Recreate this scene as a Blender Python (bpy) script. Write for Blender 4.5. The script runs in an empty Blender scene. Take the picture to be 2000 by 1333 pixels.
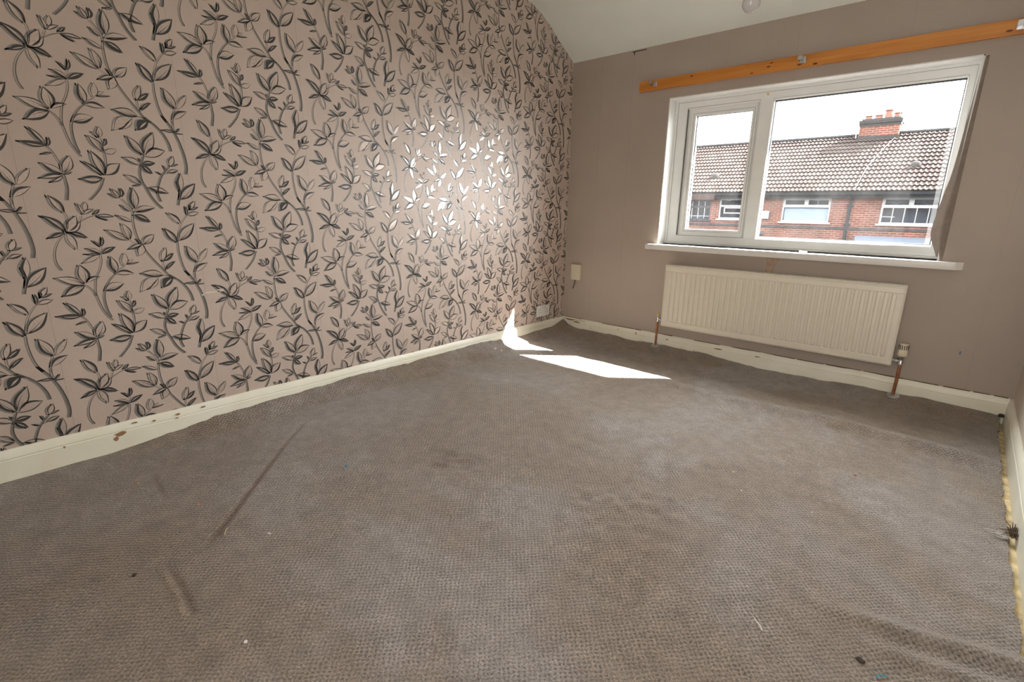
import bpy, bmesh, math, random
import numpy as np
from mathutils import Matrix, Vector
random.seed(7); RNG = np.random.default_rng(7)
SC = bpy.context.scene
COL = SC.collection

# ---------------------------------------------------------------- camera
cd = bpy.data.cameras.new('camera'); cam = bpy.data.objects.new('camera', cd); COL.objects.link(cam)
cd.sensor_width = 36.0; cd.lens = 17.589; cd.clip_start = 0.02; cd.clip_end = 300
_r = Vector((0.7411854474, 0.6711379757, 0.0147631310))
_u = Vector((-0.1819257123, 0.1796474835, 0.9667625442))
_f = Vector((-0.6461788976, 0.7192361220, -0.2552493548))
cam.matrix_world = Matrix(((_r.x, _u.x, -_f.x, 2.547911), (_r.y, _u.y, -_f.y, -3.505296), (_r.z, _u.z, -_f.z, 1.03), (0, 0, 0, 1)))
SC.camera = cam

# ---------------------------------------------------------------- sky, sun, fill, exposure
SKY = 27.0
wd = bpy.data.worlds.new('sky'); SC.world = wd; wd.use_nodes = True
wd.node_tree.nodes['Background'].inputs['Color'].default_value = (0.97, 0.985, 1.0, 1)
wd.node_tree.nodes['Background'].inputs['Strength'].default_value = SKY
sl = bpy.data.lights.new('sun', 'SUN'); sl.energy = 120.0; sl.angle = math.radians(0.55); sl.color = (1.0, 0.96, 0.90)
so = bpy.data.objects.new('sun', sl); COL.objects.link(so)
so.rotation_euler = Vector((1.27, 1.0, 1.43)).to_track_quat('Z', 'Y').to_euler(); so.location = (6, 8, 8)
al = bpy.data.lights.new('fill_light', 'AREA'); al.shape = 'RECTANGLE'; al.size = 0.7; al.size_y = 1.9; al.energy = 26.0; al.color = (1.0, 0.98, 0.95)  # added fill lamp behind the camera, not a fitting of the room
ao = bpy.data.objects.new('fill_light', al); COL.objects.link(ao); ao.location = (2.46, -4.24, 1.20)
ao.rotation_euler = Vector((-0.18, -1.0, 0.0)).to_track_quat('Z', 'Y').to_euler()
pl = bpy.data.lights.new('window_portal', 'AREA'); pl.shape = 'RECTANGLE'; pl.size = 1.62; pl.size_y = 1.0
pl.cycles.is_portal = True
po = bpy.data.objects.new('window_portal', pl); COL.objects.link(po); po.location = (1.627, 0.185, 1.29)
po.rotation_euler = Vector((0, 1, 0)).to_track_quat('Z', 'Y').to_euler()
vs = SC.view_settings; vs.view_transform = 'Standard'; vs.look = 'None'; vs.gamma = 1.0; vs.exposure = 0.16; vs.use_curve_mapping = False
SC.cycles.max_bounces = 10; SC.cycles.diffuse_bounces = 6; SC.cycles.transparent_max_bounces = 16
SC.cycles.sample_clamp_indirect = 8.0; SC.cycles.caustics_reflective = False; SC.cycles.caustics_refractive = False

# ---------------------------------------------------------------- helpers
ORG = {}
def tag(o, label=None, cat=None, group=None, kind=None):
    if label: o['label'] = label
    if cat: o['category'] = cat
    if group: o['group'] = group
    if kind: o['kind'] = kind
    return o
def empty(name, loc, label=None, cat=None, group=None, kind=None):
    o = bpy.data.objects.new(name, None); COL.objects.link(o); o.empty_display_size = 0.1
    o.location = loc; ORG[o.name] = Vector(loc)
    return tag(o, label, cat, group, kind)
def place(o, c, parent):
    c = Vector(c); ORG[o.name] = c
    if parent is not None:
        o.parent = parent; o.location = c - ORG[parent.name]
    else: o.location = c
class MB:
    def __init__(s): s.bm = bmesh.new(); s.m = 0
    def _new(s, fn, bevel=0, seg=2):
        n0 = len(s.bm.faces); s.bm.faces.ensure_lookup_table()
        r = fn()
        if bevel:
            vs_ = r['verts']; es = list({e for v in vs_ for e in v.link_edges})
            bmesh.ops.bevel(s.bm, geom=es, offset=bevel, segments=seg, profile=0.5, affect='EDGES')
        s.bm.faces.ensure_lookup_table()
        for f in s.bm.faces[n0:]: f.material_index = s.m
        return s
    def box(s, x0, x1, y0, y1, z0, z1, bevel=0, seg=2):
        M = Matrix.Translation(((x0+x1)/2, (y0+y1)/2, (z0+z1)/2)) @ Matrix.Diagonal((abs(x1-x0), abs(y1-y0), abs(z1-z0), 1))
        return s._new(lambda: bmesh.ops.create_cube(s.bm, size=1.0, matrix=M), bevel, seg)
    def obox(s, M, sx, sy, sz, bevel=0, seg=2):
        return s._new(lambda: bmesh.ops.create_cube(s.bm, size=1.0, matrix=M @ Matrix.Diagonal((sx, sy, sz, 1))), bevel, seg)
    def poly(s, pts, quads):
        v = [s.bm.verts.new(p) for p in pts]
        for q in quads:
            try: f = s.bm.faces.new([v[i] for i in q]); f.material_index = s.m
            except ValueError: pass
        return s
    def lathe(s, prof, center, axis=(0, 0, 1), n=20):
        q = Vector((0, 0, 1)).rotation_difference(Vector(axis)); c = Vector(center)
        pts = []; quads = []
        for (r, h) in prof:
            for k in range(n):
                a = 2*math.pi*k/n
                pts.append(c + q @ Vector((r*math.cos(a), r*math.sin(a), h)))
        for i in range(len(prof)-1):
            for k in range(n):
                quads.append((i*n+k, i*n+(k+1) % n, (i+1)*n+(k+1) % n, (i+1)*n+k))
        quads.append(tuple(reversed(range(n)))); quads.append(tuple(range((len(prof)-1)*n, len(prof)*n)))
        return s.poly(pts, quads)
    def tube(s, path, r, n=10):
        P = [Vector(p) for p in path]; pts = []; quads = []
        for i, p in enumerate(P):
            t = (P[min(i+1, len(P)-1)] - P[max(i-1, 0)]).normalized()
            a = t.cross(Vector((0.31, 0.2, 0.93)));
            if a.length < 1e-3: a = t.cross(Vector((1, 0, 0)))
            a.normalize(); b = t.cross(a)
            rr = r[i] if isinstance(r, (list, tuple)) else r
            for k in range(n):
                w = 2*math.pi*k/n; pts.append(p + (a*math.cos(w) + b*math.sin(w))*rr)
        for i in range(len(P)-1):
            for k in range(n): quads.append((i*n+k, i*n+(k+1) % n, (i+1)*n+(k+1) % n, (i+1)*n+k))
        quads.append(tuple(reversed(range(n)))); quads.append(tuple(range((len(P)-1)*n, len(P)*n)))
        return s.poly(pts, quads)
    def extrude_x(s, prof, x0, x1):            # closed (y,z) profile swept along X
        n = len(prof)
        pts = [(x0, y, z) for y, z in prof] + [(x1, y, z) for y, z in prof]
        q = [(i, (i+1) % n, n+(i+1) % n, n+i) for i in range(n)] + [tuple(reversed(range(n))), tuple(range(n, 2*n))]
        return s.poly(pts, q)
    def extrude_y(s, prof, y0, y1):            # closed (x,z) profile swept along Y
        n = len(prof)
        pts = [(x, y0, z) for x, z in prof] + [(x, y1, z) for x, z in prof]
        q = [(i, (i+1) % n, n+(i+1) % n, n+i) for i in range(n)] + [tuple(reversed(range(n))), tuple(range(n, 2*n))]
        return s.poly(pts, q)
    def build(s, name, mats, parent=None, smooth=None, **kw):
        bmesh.ops.recalc_face_normals(s.bm, faces=s.bm.faces[:])
        co = [v.co for v in s.bm.verts]
        lo = Vector((min(c.x for c in co), min(c.y for c in co), min(c.z for c in co))); hi = Vector((max(c.x for c in co), max(c.y for c in co), max(c.z for c in co)))
        c = (lo+hi)/2
        if parent is None: c.z = lo.z
        for v in s.bm.verts: v.co -= c
        me = bpy.data.meshes.new(name); s.bm.to_mesh(me); s.bm.free()
        for m in (mats if isinstance(mats, (list, tuple)) else [mats]): me.materials.append(m)
        if smooth is not None:
            me.shade_smooth() if smooth == 0 else me.shade_smooth()
            if smooth: me.set_sharp_from_angle(angle=math.radians(smooth))
        o = bpy.data.objects.new(name, me); COL.objects.link(o); place(o, c, parent)
        return tag(o, **kw)
def rectframe(mb, x0, x1, z0, z1, w, y0, y1, bevel=0.0):
    """four mitred bars round an opening; w = (left, right, bottom, top)"""
    l, r, b, t = w
    o = [(x0, z0), (x1, z0), (x1, z1), (x0, z1)]; i = [(x0+l, z0+b), (x1-r, z0+b), (x1-r, z1-t), (x0+l, z1-t)]
    bv = bevel
    for k in range(4):
        k2 = (k+1) % 4
        O1, O2, I1, I2 = o[k], o[k2], i[k], i[k2]
        # front inner edge chamfer
        def mix(A, B, f): return (A[0]+(B[0]-A[0])*f, A[1]+(B[1]-A[1])*f)
        wd_ = max(math.hypot(O1[0]-I1[0], O1[1]-I1[1]), 1e-6); f = 1-bv/wd_*1.4 if bv else 1
        J1, J2 = mix(O1, I1, f), mix(O2, I2, f)
        P = [(O1[0], y0, O1[1]), (O2[0], y0, O2[1]), (J2[0], y0, J2[1]), (J1[0], y0, J1[1]),
             (O1[0], y1, O1[1]), (O2[0], y1, O2[1]), (I2[0], y1, I2[1]), (I1[0], y1, I1[1]),
             (I2[0], y0+bv, I2[1]), (I1[0], y0+bv, I1[1])]
        mb.poly(P, [(0, 1, 2, 3), (3, 2, 8, 9), (9, 8, 6, 7), (4, 7, 6, 5), (0, 4, 5, 1)])
    return mb

# ---------------------------------------------------------------- materials
def newmat(name):
    m = bpy.data.materials.new(name); m.use_nodes = True; nt = m.node_tree
    return m, nt, nt.nodes['Principled BSDF'], nt.nodes['Material Output']
def N(nt, t, **kw):
    n = nt.nodes.new(t)
    for k, v in kw.items():
        if k.startswith('i_'):
            key = k[2:]; key = int(key) if key.isdigit() else key.replace('_', ' ')
            n.inputs[key].default_value = v
        else: setattr(n, k, v)
    return n
def L(nt, a, b): nt.links.new(a, b)
def setp(b, color=None, rough=None, metal=None, spec=None, coat=None):
    if color is not None: b.inputs['Base Color'].default_value = (*color, 1)
    if rough is not None: b.inputs['Roughness'].default_value = rough
    if metal is not None: b.inputs['Metallic'].default_value = metal
    if spec is not None: b.inputs['Specular IOR Level'].default_value = spec
    if coat is not None: b.inputs['Coat Weight'].default_value = coat
def simple(name, color, rough=0.5, metal=0.0, spec=0.5, var=0.06, scale=20.0, bump=0.0, bscale=200.0):
    """a plain finish with a little mottling and relief"""
    m, nt, b, out = newmat(name); setp(b, color, rough, metal, spec)
    tc = N(nt, 'ShaderNodeTexCoord'); no = N(nt, 'ShaderNodeTexNoise', i_Scale=scale, i_Detail=4.0)
    L(nt, tc.outputs['Object'], no.inputs['Vector'])
    r = N(nt, 'ShaderNodeMapRange', i_1=0.3, i_2=0.7, i_3=1-var, i_4=1+var); L(nt, no.outputs['Fac'], r.inputs[0])
    mx = N(nt, 'ShaderNodeMix', data_type='RGBA', blend_type='MULTIPLY'); mx.inputs[0].default_value = 1.0
    mx.inputs[6].default_value = (*color, 1); L(nt, r.outputs[0], mx.inputs[7]); L(nt, mx.outputs[2], b.inputs['Base Color'])
    if bump:
        n2 = N(nt, 'ShaderNodeTexNoise', i_Scale=bscale, i_Detail=3.0); L(nt, tc.outputs['Object'], n2.inputs['Vector'])
        bp = N(nt, 'ShaderNodeBump', i_Strength=bump, i_Distance=0.002); L(nt, n2.outputs['Fac'], bp.inputs['Height']); L(nt, bp.outputs['Normal'], b.inputs['Normal'])
    return m
def math_(nt, op, a, b=None):
    n = N(nt, 'ShaderNodeMath', operation=op)
    for i, v in enumerate((a, b)):
        if v is None: continue
        if isinstance(v, (int, float)): n.inputs[i].default_value = v
        else: L(nt, v, n.inputs[i])
    return n.outputs[0]
def ramp(nt, fac, stops):
    n = N(nt, 'ShaderNodeValToRGB'); e = n.color_ramp.elements
    while len(e) < len(stops): e.new(0.5)
    for k, (p, c) in enumerate(stops): e[k].position = p; e[k].color = (*c, 1)
    L(nt, fac, n.inputs[0]); return n.outputs[0]

M = {}
M['paper'] = simple('paper_pink', (0.525, 0.428, 0.370), 0.5, var=0.03, scale=6, bump=0.25, bscale=320)
M['ink_dark'] = simple('ink_charcoal', (0.045, 0.043, 0.042), 0.45, metal=0.1, var=0.15, scale=60)
M['ink_grey'] = simple('ink_grey', (0.25, 0.238, 0.218), 0.42, metal=0.25, var=0.1, scale=60)
M['ink_silver'] = simple('ink_silver', (0.56, 0.47, 0.415), 0.29, metal=0.36, var=0.1, scale=120)
def far_wall_mat():
    m, nt, b, out = newmat('paper_taupe'); setp(b, rough=0.6)
    tc = N(nt, 'ShaderNodeTexCoord'); n1 = N(nt, 'ShaderNodeTexNoise', i_Scale=1.6, i_Detail=5.0); L(nt, tc.outputs['Object'], n1.inputs['Vector'])
    c = ramp(nt, n1.outputs['Fac'], [(0.3, (0.365, 0.306, 0.260)), (0.7, (0.415, 0.352, 0.300))]); L(nt, c, b.inputs['Base Color'])
    mp = N(nt, 'ShaderNodeMapping'); mp.inputs['Scale'].default_value = (90, 90, 500); L(nt, tc.outputs['Object'], mp.inputs['Vector'])
    n2 = N(nt, 'ShaderNodeTexNoise', i_Scale=1.0, i_Detail=3.0); L(nt, mp.outputs[0], n2.inputs['Vector'])
    bp = N(nt, 'ShaderNodeBump', i_Strength=0.35, i_Distance=0.0015); L(nt, n2.outputs['Fac'], bp.inputs['Height']); L(nt, bp.outputs['Normal'], b.inputs['Normal'])
    return m
M['taupe'] = far_wall_mat()
M['seam'] = simple('paper_seam', (0.34, 0.285, 0.245), 0.6)
M['bare'] = simple('bare_plaster', (0.40, 0.29, 0.21), 0.8, var=0.2, scale=40)
M['plaster'] = simple('white_plaster', (0.80, 0.80, 0.78), 0.7, var=0.03, bump=0.3, bscale=90)
M['ceiling'] = simple('ceiling_paint', (0.81, 0.85, 0.80), 0.8, var=0.025, scale=4, bump=0.5, bscale=60)
M['pale'] = simple('pale_wall', (0.62, 0.55, 0.48), 0.7, var=0.05, scale=3, bump=0.3)
def skirting_mat():
    m, nt, b, out = newmat('cream_gloss'); setp(b, rough=0.38)
    tc = N(nt, 'ShaderNodeTexCoord'); n1 = N(nt, 'ShaderNodeTexNoise', i_Scale=5.0, i_Detail=6.0); L(nt, tc.outputs['Object'], n1.inputs['Vector'])
    c0 = ramp(nt, n1.outputs['Fac'], [(0.3, (0.79, 0.76, 0.61)), (0.65, (0.87, 0.855, 0.74))])
    n2 = N(nt, 'ShaderNodeTexNoise', i_Scale=24.0, i_Detail=5.0, i_Roughness=0.65); L(nt, tc.outputs['Object'], n2.inputs['Vector'])
    k = N(nt, 'ShaderNodeMapRange', i_1=0.69, i_2=0.73, i_3=0.0, i_4=0.75); L(nt, n2.outputs['Fac'], k.inputs[0])
    mx = N(nt, 'ShaderNodeMix', data_type='RGBA'); L(nt, k.outputs[0], mx.inputs[0]); L(nt, c0, mx.inputs[6]); mx.inputs[7].default_value = (0.30, 0.19, 0.10, 1)
    L(nt, mx.outputs[2], b.inputs['Base Color'])
    bp = N(nt, 'ShaderNodeBump', i_Strength=0.2, i_Distance=0.002); L(nt, n1.outputs['Fac'], bp.inputs['Height']); L(nt, bp.outputs['Normal'], b.inputs['Normal'])
    return m
M['cream'] = skirting_mat()
M['grime'] = simple('brown_grime', (0.16, 0.10, 0.055), 0.9, var=0.5, scale=30)
M['chip'] = simple('bare_wood_chip', (0.30, 0.17, 0.08), 0.7, var=0.3, scale=200)
M['upvc'] = simple('white_upvc', (0.86, 0.87, 0.845), 0.32, var=0.03, scale=8)
M['gasket_shade_line'] = simple('rubber_gasket', (0.06, 0.06, 0.065), 0.6)
M['shade_line'] = simple('frame_shade_line', (0.30, 0.30, 0.29), 0.7)  # grey for shade lines drawn along the frame joints and steps
M['sillpaint'] = simple('sill_gloss', (0.78, 0.765, 0.73), 0.35, var=0.04, scale=9)
M['radpaint'] = simple('radiator_cream', (0.76, 0.71, 0.60), 0.35, var=0.02)
M['plastic'] = simple('white_plastic', (0.74, 0.73, 0.70), 0.35, var=0.02)
M['creamplastic'] = simple('cream_plastic', (0.66, 0.60, 0.45), 0.4, var=0.03)
M['dark'] = simple('dark_hole', (0.02, 0.02, 0.02), 0.7)
M['chrome'] = simple('chrome', (0.62, 0.62, 0.63), 0.22, metal=1.0, var=0.05)
M['zinc'] = simple('zinc_metal', (0.55, 0.56, 0.58), 0.35, metal=0.85, var=0.1)
M['copper'] = simple('copper_pipe', (0.36, 0.15, 0.075), 0.4, metal=0.6, var=0.25, scale=40)
M['yellowcap'] = simple('yellowed_plastic', (0.62, 0.47, 0.16), 0.45)
M['bulb'] = simple('opal_glass', (0.56, 0.54, 0.52), 0.15, var=0.01)
M['foam'] = simple('underlay_foam', (0.72, 0.58, 0.34), 0.9, var=0.35, scale=25, bump=0.8, bscale=120)
M['cable'] = simple('dark_cable', (0.05, 0.035, 0.03), 0.5)
M['backing'] = simple('loose_paper', (0.40, 0.335, 0.285), 0.7, var=0.08, scale=30, bump=0.3)
def glass_mat(name, dirt=0.02, tint=(0.98, 0.985, 0.98), refl=1.0):
    m, nt, b, out = newmat(name); nt.nodes.remove(b)
    tr = N(nt, 'ShaderNodeBsdfTransparent'); tr.inputs[0].default_value = (*tint, 1)
    gl = N(nt, 'ShaderNodeBsdfGlossy'); gl.inputs['Roughness'].default_value = 0.01
    ge = N(nt, 'ShaderNodeNewGeometry'); dt = N(nt, 'ShaderNodeVectorMath', operation='DOT_PRODUCT'); L(nt, ge.outputs['Normal'], dt.inputs[0]); L(nt, ge.outputs['Incoming'], dt.inputs[1])
    ca = math_(nt, 'SUBTRACT', 1.0, math_(nt, 'ABSOLUTE', dt.outputs['Value']))
    f = math_(nt, 'MULTIPLY', math_(nt, 'ADD', math_(nt, 'MULTIPLY', math_(nt, 'POWER', ca, 5.0), 0.96), 0.04), refl)
    mx = N(nt, 'ShaderNodeMixShader'); L(nt, f, mx.inputs[0]); L(nt, tr.outputs[0], mx.inputs[1]); L(nt, gl.outputs[0], mx.inputs[2])
    di = N(nt, 'ShaderNodeBsdfDiffuse'); di.inputs[0].default_value = (0.8, 0.8, 0.8, 1)
    tl = N(nt, 'ShaderNodeBsdfTranslucent'); tl.inputs[0].default_value = (0.8, 0.8, 0.8, 1)
    ad = N(nt, 'ShaderNodeMixShader'); ad.inputs[0].default_value = 0.5; L(nt, di.outputs[0], ad.inputs[1]); L(nt, tl.outputs[0], ad.inputs[2])
    tc = N(nt, 'ShaderNodeTexCoord'); no = N(nt, 'ShaderNodeTexNoise', i_Scale=7.0, i_Detail=6.0, i_Roughness=0.6); L(nt, tc.outputs['Object'], no.inputs['Vector'])
    d = N(nt, 'ShaderNodeMapRange', i_1=0.35, i_2=0.8, i_3=dirt*0.6, i_4=dirt*2.2); L(nt, no.outputs['Fac'], d.inputs[0])
    m2 = N(nt, 'ShaderNodeMixShader'); L(nt, d.outputs[0], m2.inputs[0]); L(nt, mx.outputs[0], m2.inputs[1]); L(nt, ad.outputs[0], m2.inputs[2])
    L(nt, m2.outputs[0], out.inputs['Surface']); return m
M['glass'] = glass_mat('window_glass', 0.0055)
M['farglass'] = glass_mat('house_window_glass', 0.001, (0.85, 0.9, 0.95), 0.28)
def pine_mat():
    m, nt, b, out = newmat('varnished_pine'); setp(b, rough=0.4)
    tc = N(nt, 'ShaderNodeTexCoord'); mp = N(nt, 'ShaderNodeMapping'); mp.inputs['Scale'].default_value = (1.2, 30, 26); L(nt, tc.outputs['Object'], mp.inputs['Vector'])
    n1 = N(nt, 'ShaderNodeTexNoise', i_Scale=1.3, i_Detail=6.0, i_Distortion=0.6); L(nt, mp.outputs[0], n1.inputs['Vector'])
    c = ramp(nt, n1.outputs['Fac'], [(0.3, (0.44, 0.150, 0.018)), (0.55, (0.60, 0.235, 0.040)), (0.75, (0.70, 0.30, 0.06))])
    m2 = N(nt, 'ShaderNodeMapping'); m2.inputs['Scale'].default_value = (9.0, 0.5, 22.0); L(nt, tc.outputs['Object'], m2.inputs['Vector'])
    vo = N(nt, 'ShaderNodeTexVoronoi', i_Scale=1.0); L(nt, m2.outputs[0], vo.inputs['Vector'])
    k = N(nt, 'ShaderNodeMapRange', i_1=0.09, i_2=0.15, i_3=1.0, i_4=0.0); L(nt, vo.outputs['Distance'], k.inputs[0])
    mx = N(nt, 'ShaderNodeMix', data_type='RGBA'); L(nt, k.outputs[0], mx.inputs[0]); L(nt, c, mx.inputs[6]); mx.inputs[7].default_value = (0.13, 0.03, 0.008, 1)
    L(nt, mx.outputs[2], b.inputs['Base Color']); return m
M['pine'] = pine_mat()
def carpet_mat():
    m, nt, b, out = newmat('brown_loop_carpet'); setp(b, rough=0.95, spec=0.1)
    b.inputs['Sheen Weight'].default_value = 0.25; b.inputs['Sheen Roughness'].default_value = 0.6
    tc = N(nt, 'ShaderNodeTexCoord'); sp = N(nt, 'ShaderNodeSeparateXYZ')
    wn = N(nt, 'ShaderNodeTexNoise', i_Scale=38.0, i_Detail=3.0); L(nt, tc.outputs['Object'], wn.inputs['Vector'])
    ws = N(nt, 'ShaderNodeVectorMath', operation='SCALE'); L(nt, wn.outputs['Color'], ws.inputs[0]); ws.inputs['Scale'].default_value = 0.017
    wa = N(nt, 'ShaderNodeVectorMath', operation='ADD'); L(nt, tc.outputs['Object'], wa.inputs[0]); L(nt, ws.outputs[0], wa.inputs[1])
    L(nt, wa.outputs[0], sp.inputs[0])
    p = math.pi/0.0080
    sx = math_(nt, 'SINE', math_(nt, 'MULTIPLY', sp.outputs[0], p)); sy = math_(nt, 'SINE', math_(nt, 'MULTIPLY', sp.outputs[1], p*0.92))
    weave = math_(nt, 'MULTIPLY', sx, sy)                       # staggered loops
    fine = N(nt, 'ShaderNodeTexNoise', i_Scale=210.0, i_Detail=5.0, i_Roughness=0.65); L(nt, tc.outputs['Object'], fine.inputs['Vector'])
    big = N(nt, 'ShaderNodeTexNoise', i_Scale=0.9, i_Detail=6.0, i_Roughness=0.62, i_Distortion=0.4); L(nt, tc.outputs['Object'], big.inputs['Vector'])
    base = ramp(nt, big.outputs['Fac'], [(0.38, (0.198, 0.148, 0.106)), (0.50, (0.225, 0.180, 0.142)), (0.60, (0.262, 0.226, 0.205))])
    mid = N(nt, 'ShaderNodeTexNoise', i_Scale=16.0, i_Detail=6.0, i_Roughness=0.6); L(nt, tc.outputs['Object'], mid.inputs['Vector'])
    v1 = N(nt, 'ShaderNodeMapRange', i_1=0.3, i_2=0.7, i_3=0.80, i_4=1.20); L(nt, mid.outputs['Fac'], v1.inputs[0])
    v2 = N(nt, 'ShaderNodeMapRange', i_1=-0.95, i_2=0.1, i_3=0.42, i_4=1.14); L(nt, weave, v2.inputs[0])
    v3 = N(nt, 'ShaderNodeMapRange', i_1=0.28, i_2=0.72, i_3=0.34, i_4=1.62); L(nt, fine.outputs['Fac'], v3.inputs[0])
    wear = N(nt, 'ShaderNodeAttribute', attribute_name='wear')
    wn2 = N(nt, 'ShaderNodeTexNoise', i_Scale=7.0, i_Detail=5.0, i_Roughness=0.7); L(nt, tc.outputs['Object'], wn2.inputs['Vector'])
    am = N(nt, 'ShaderNodeMapRange', i_1=0.35, i_2=0.65, i_3=0.25, i_4=1.1); L(nt, wn2.outputs['Fac'], am.inputs[0])     # pile worn flat in places
    v2m = math_(nt, 'ADD', math_(nt, 'MULTIPLY', math_(nt, 'SUBTRACT', v2.outputs[0], 1.0), am.outputs[0]), 1.0)
    v = math_(nt, 'MULTIPLY', math_(nt, 'MULTIPLY', v1.outputs[0], v2m), v3.outputs[0])
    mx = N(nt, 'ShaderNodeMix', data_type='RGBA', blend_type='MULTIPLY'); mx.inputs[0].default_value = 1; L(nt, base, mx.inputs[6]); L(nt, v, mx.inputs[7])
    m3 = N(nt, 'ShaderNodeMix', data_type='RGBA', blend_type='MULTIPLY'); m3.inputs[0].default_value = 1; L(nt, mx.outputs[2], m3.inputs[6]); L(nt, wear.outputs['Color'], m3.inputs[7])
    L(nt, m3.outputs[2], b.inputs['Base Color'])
    h = math_(nt, 'ADD', math_(nt, 'MULTIPLY', weave, 0.5), math_(nt, 'MULTIPLY', fine.outputs['Fac'], 0.8))
    bp = N(nt, 'ShaderNodeBump', i_Strength=0.7, i_Distance=0.003); L(nt, h, bp.inputs['Height']); L(nt, bp.outputs['Normal'], b.inputs['Normal'])
    return m
M['carpet'] = carpet_mat()
def brick_mat():
    m, nt, b, out = newmat('red_brick'); setp(b, rough=0.9, spec=0.05)
    tc = N(nt, 'ShaderNodeTexCoord'); sp = N(nt, 'ShaderNodeSeparateXYZ'); L(nt, tc.outputs['Object'], sp.inputs[0])
    cb = N(nt, 'ShaderNodeCombineXYZ'); L(nt, math_(nt, 'ADD', sp.outputs[0], sp.outputs[1]), cb.inputs[0]); L(nt, sp.outputs[2], cb.inputs[1])
    br = N(nt, 'ShaderNodeTexBrick', i_Scale=1.0, i_Mortar_Size=0.011, i_Brick_Width=0.225, i_Row_Height=0.075)
    br.inputs['Color1'].default_value = (0.0440, 0.0135, 0.0085, 1); br.inputs['Color2'].default_value = (0.0290, 0.0095, 0.0065, 1); br.inputs['Mortar'].default_value = (0.058, 0.042, 0.035, 1)
    L(nt, cb.outputs[0], br.inputs['Vector'])
    no = N(nt, 'ShaderNodeTexNoise', i_Scale=1.7, i_Detail=6.0); L(nt, tc.outputs['Object'], no.inputs['Vector'])
    r = N(nt, 'ShaderNodeMapRange', i_1=0.3, i_2=0.7, i_3=0.75, i_4=1.25); L(nt, no.outputs['Fac'], r.inputs[0])
    mx = N(nt, 'ShaderNodeMix', data_type='RGBA', blend_type='MULTIPLY'); mx.inputs[0].default_value = 1; L(nt, br.outputs['Color'], mx.inputs[6]); L(nt, r.outputs[0], mx.inputs[7])
    L(nt, mx.outputs[2], b.inputs['Base Color']); return m
M['brick'] = brick_mat()
def tile_mat():
    m, nt, b, out = newmat('concrete_roof_tile'); setp(b, rough=0.9, spec=0.05)
    oi = N(nt, 'ShaderNodeObjectInfo'); c = ramp(nt, oi.outputs['Random'], [(0.0, (0.0172, 0.0116, 0.0103)), (0.5, (0.0202, 0.0141, 0.0126)), (1.0, (0.0232, 0.0176, 0.0159))])
    tc = N(nt, 'ShaderNodeTexCoord'); no = N(nt, 'ShaderNodeTexNoise', i_Scale=14.0, i_Detail=4.0); L(nt, tc.outputs['Object'], no.inputs['Vector'])
    r = N(nt, 'ShaderNodeMapRange', i_1=0.3, i_2=0.7, i_3=0.8, i_4=1.2); L(nt, no.outputs['Fac'], r.inputs[0])
    mx = N(nt, 'ShaderNodeMix', data_type='RGBA', blend_type='MULTIPLY'); mx.inputs[0].default_value = 1; L(nt, c, mx.inputs[6]); L(nt, r.outputs[0], mx.inputs[7])
    L(nt, mx.outputs[2], b.inputs['Base Color']); return m
M['tile'] = tile_mat()
M['ridge'] = simple('ridge_tile', (0.0075, 0.0075, 0.008), 0.9, var=0.2, spec=0.05)
M['gutter'] = simple('black_gutter', (0.005, 0.0062, 0.0075), 0.5, spec=0.05)
M['whiteframe'] = simple('white_house_frame', (0.11, 0.11, 0.11), 0.5, spec=0.05)
M['darkframe'] = simple('dark_house_frame', (0.0110, 0.0120, 0.0150), 0.5, spec=0.05)
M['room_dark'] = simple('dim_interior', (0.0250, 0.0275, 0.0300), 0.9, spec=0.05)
M['band'] = simple('blue_brick_band', (0.0140, 0.0130, 0.0130), 0.8, var=0.4, scale=5, spec=0.05)
M['lead'] = simple('lead_sheet', (0.034, 0.040, 0.050), 0.5, spec=0.05)
M['pot'] = simple('terracotta_pot', (0.0650, 0.0300, 0.0225), 0.9, var=0.2, spec=0.05)
M['soot'] = simple('sooty_cement', (0.012, 0.0115, 0.011), 0.9, var=0.3, spec=0.05)
M['asphalt'] = simple('asphalt', (0.0250, 0.0250, 0.0250), 0.9, spec=0.05)
M['paving'] = simple('paving', (0.0450, 0.0425, 0.0400), 0.9, spec=0.05)
M['blind'] = simple('white_blind', (0.17, 0.17, 0.172), 0.6, spec=0.05)
M['tile_edge'] = simple('shaded_tile_edge', (0.006, 0.005, 0.005), 0.9, var=0.3, spec=0.05)  # shadow line under each tile row, painted as a darker lip colour
M['whitebox'] = simple('white_box', (0.075, 0.075, 0.077), 0.5, spec=0.05)
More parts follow.
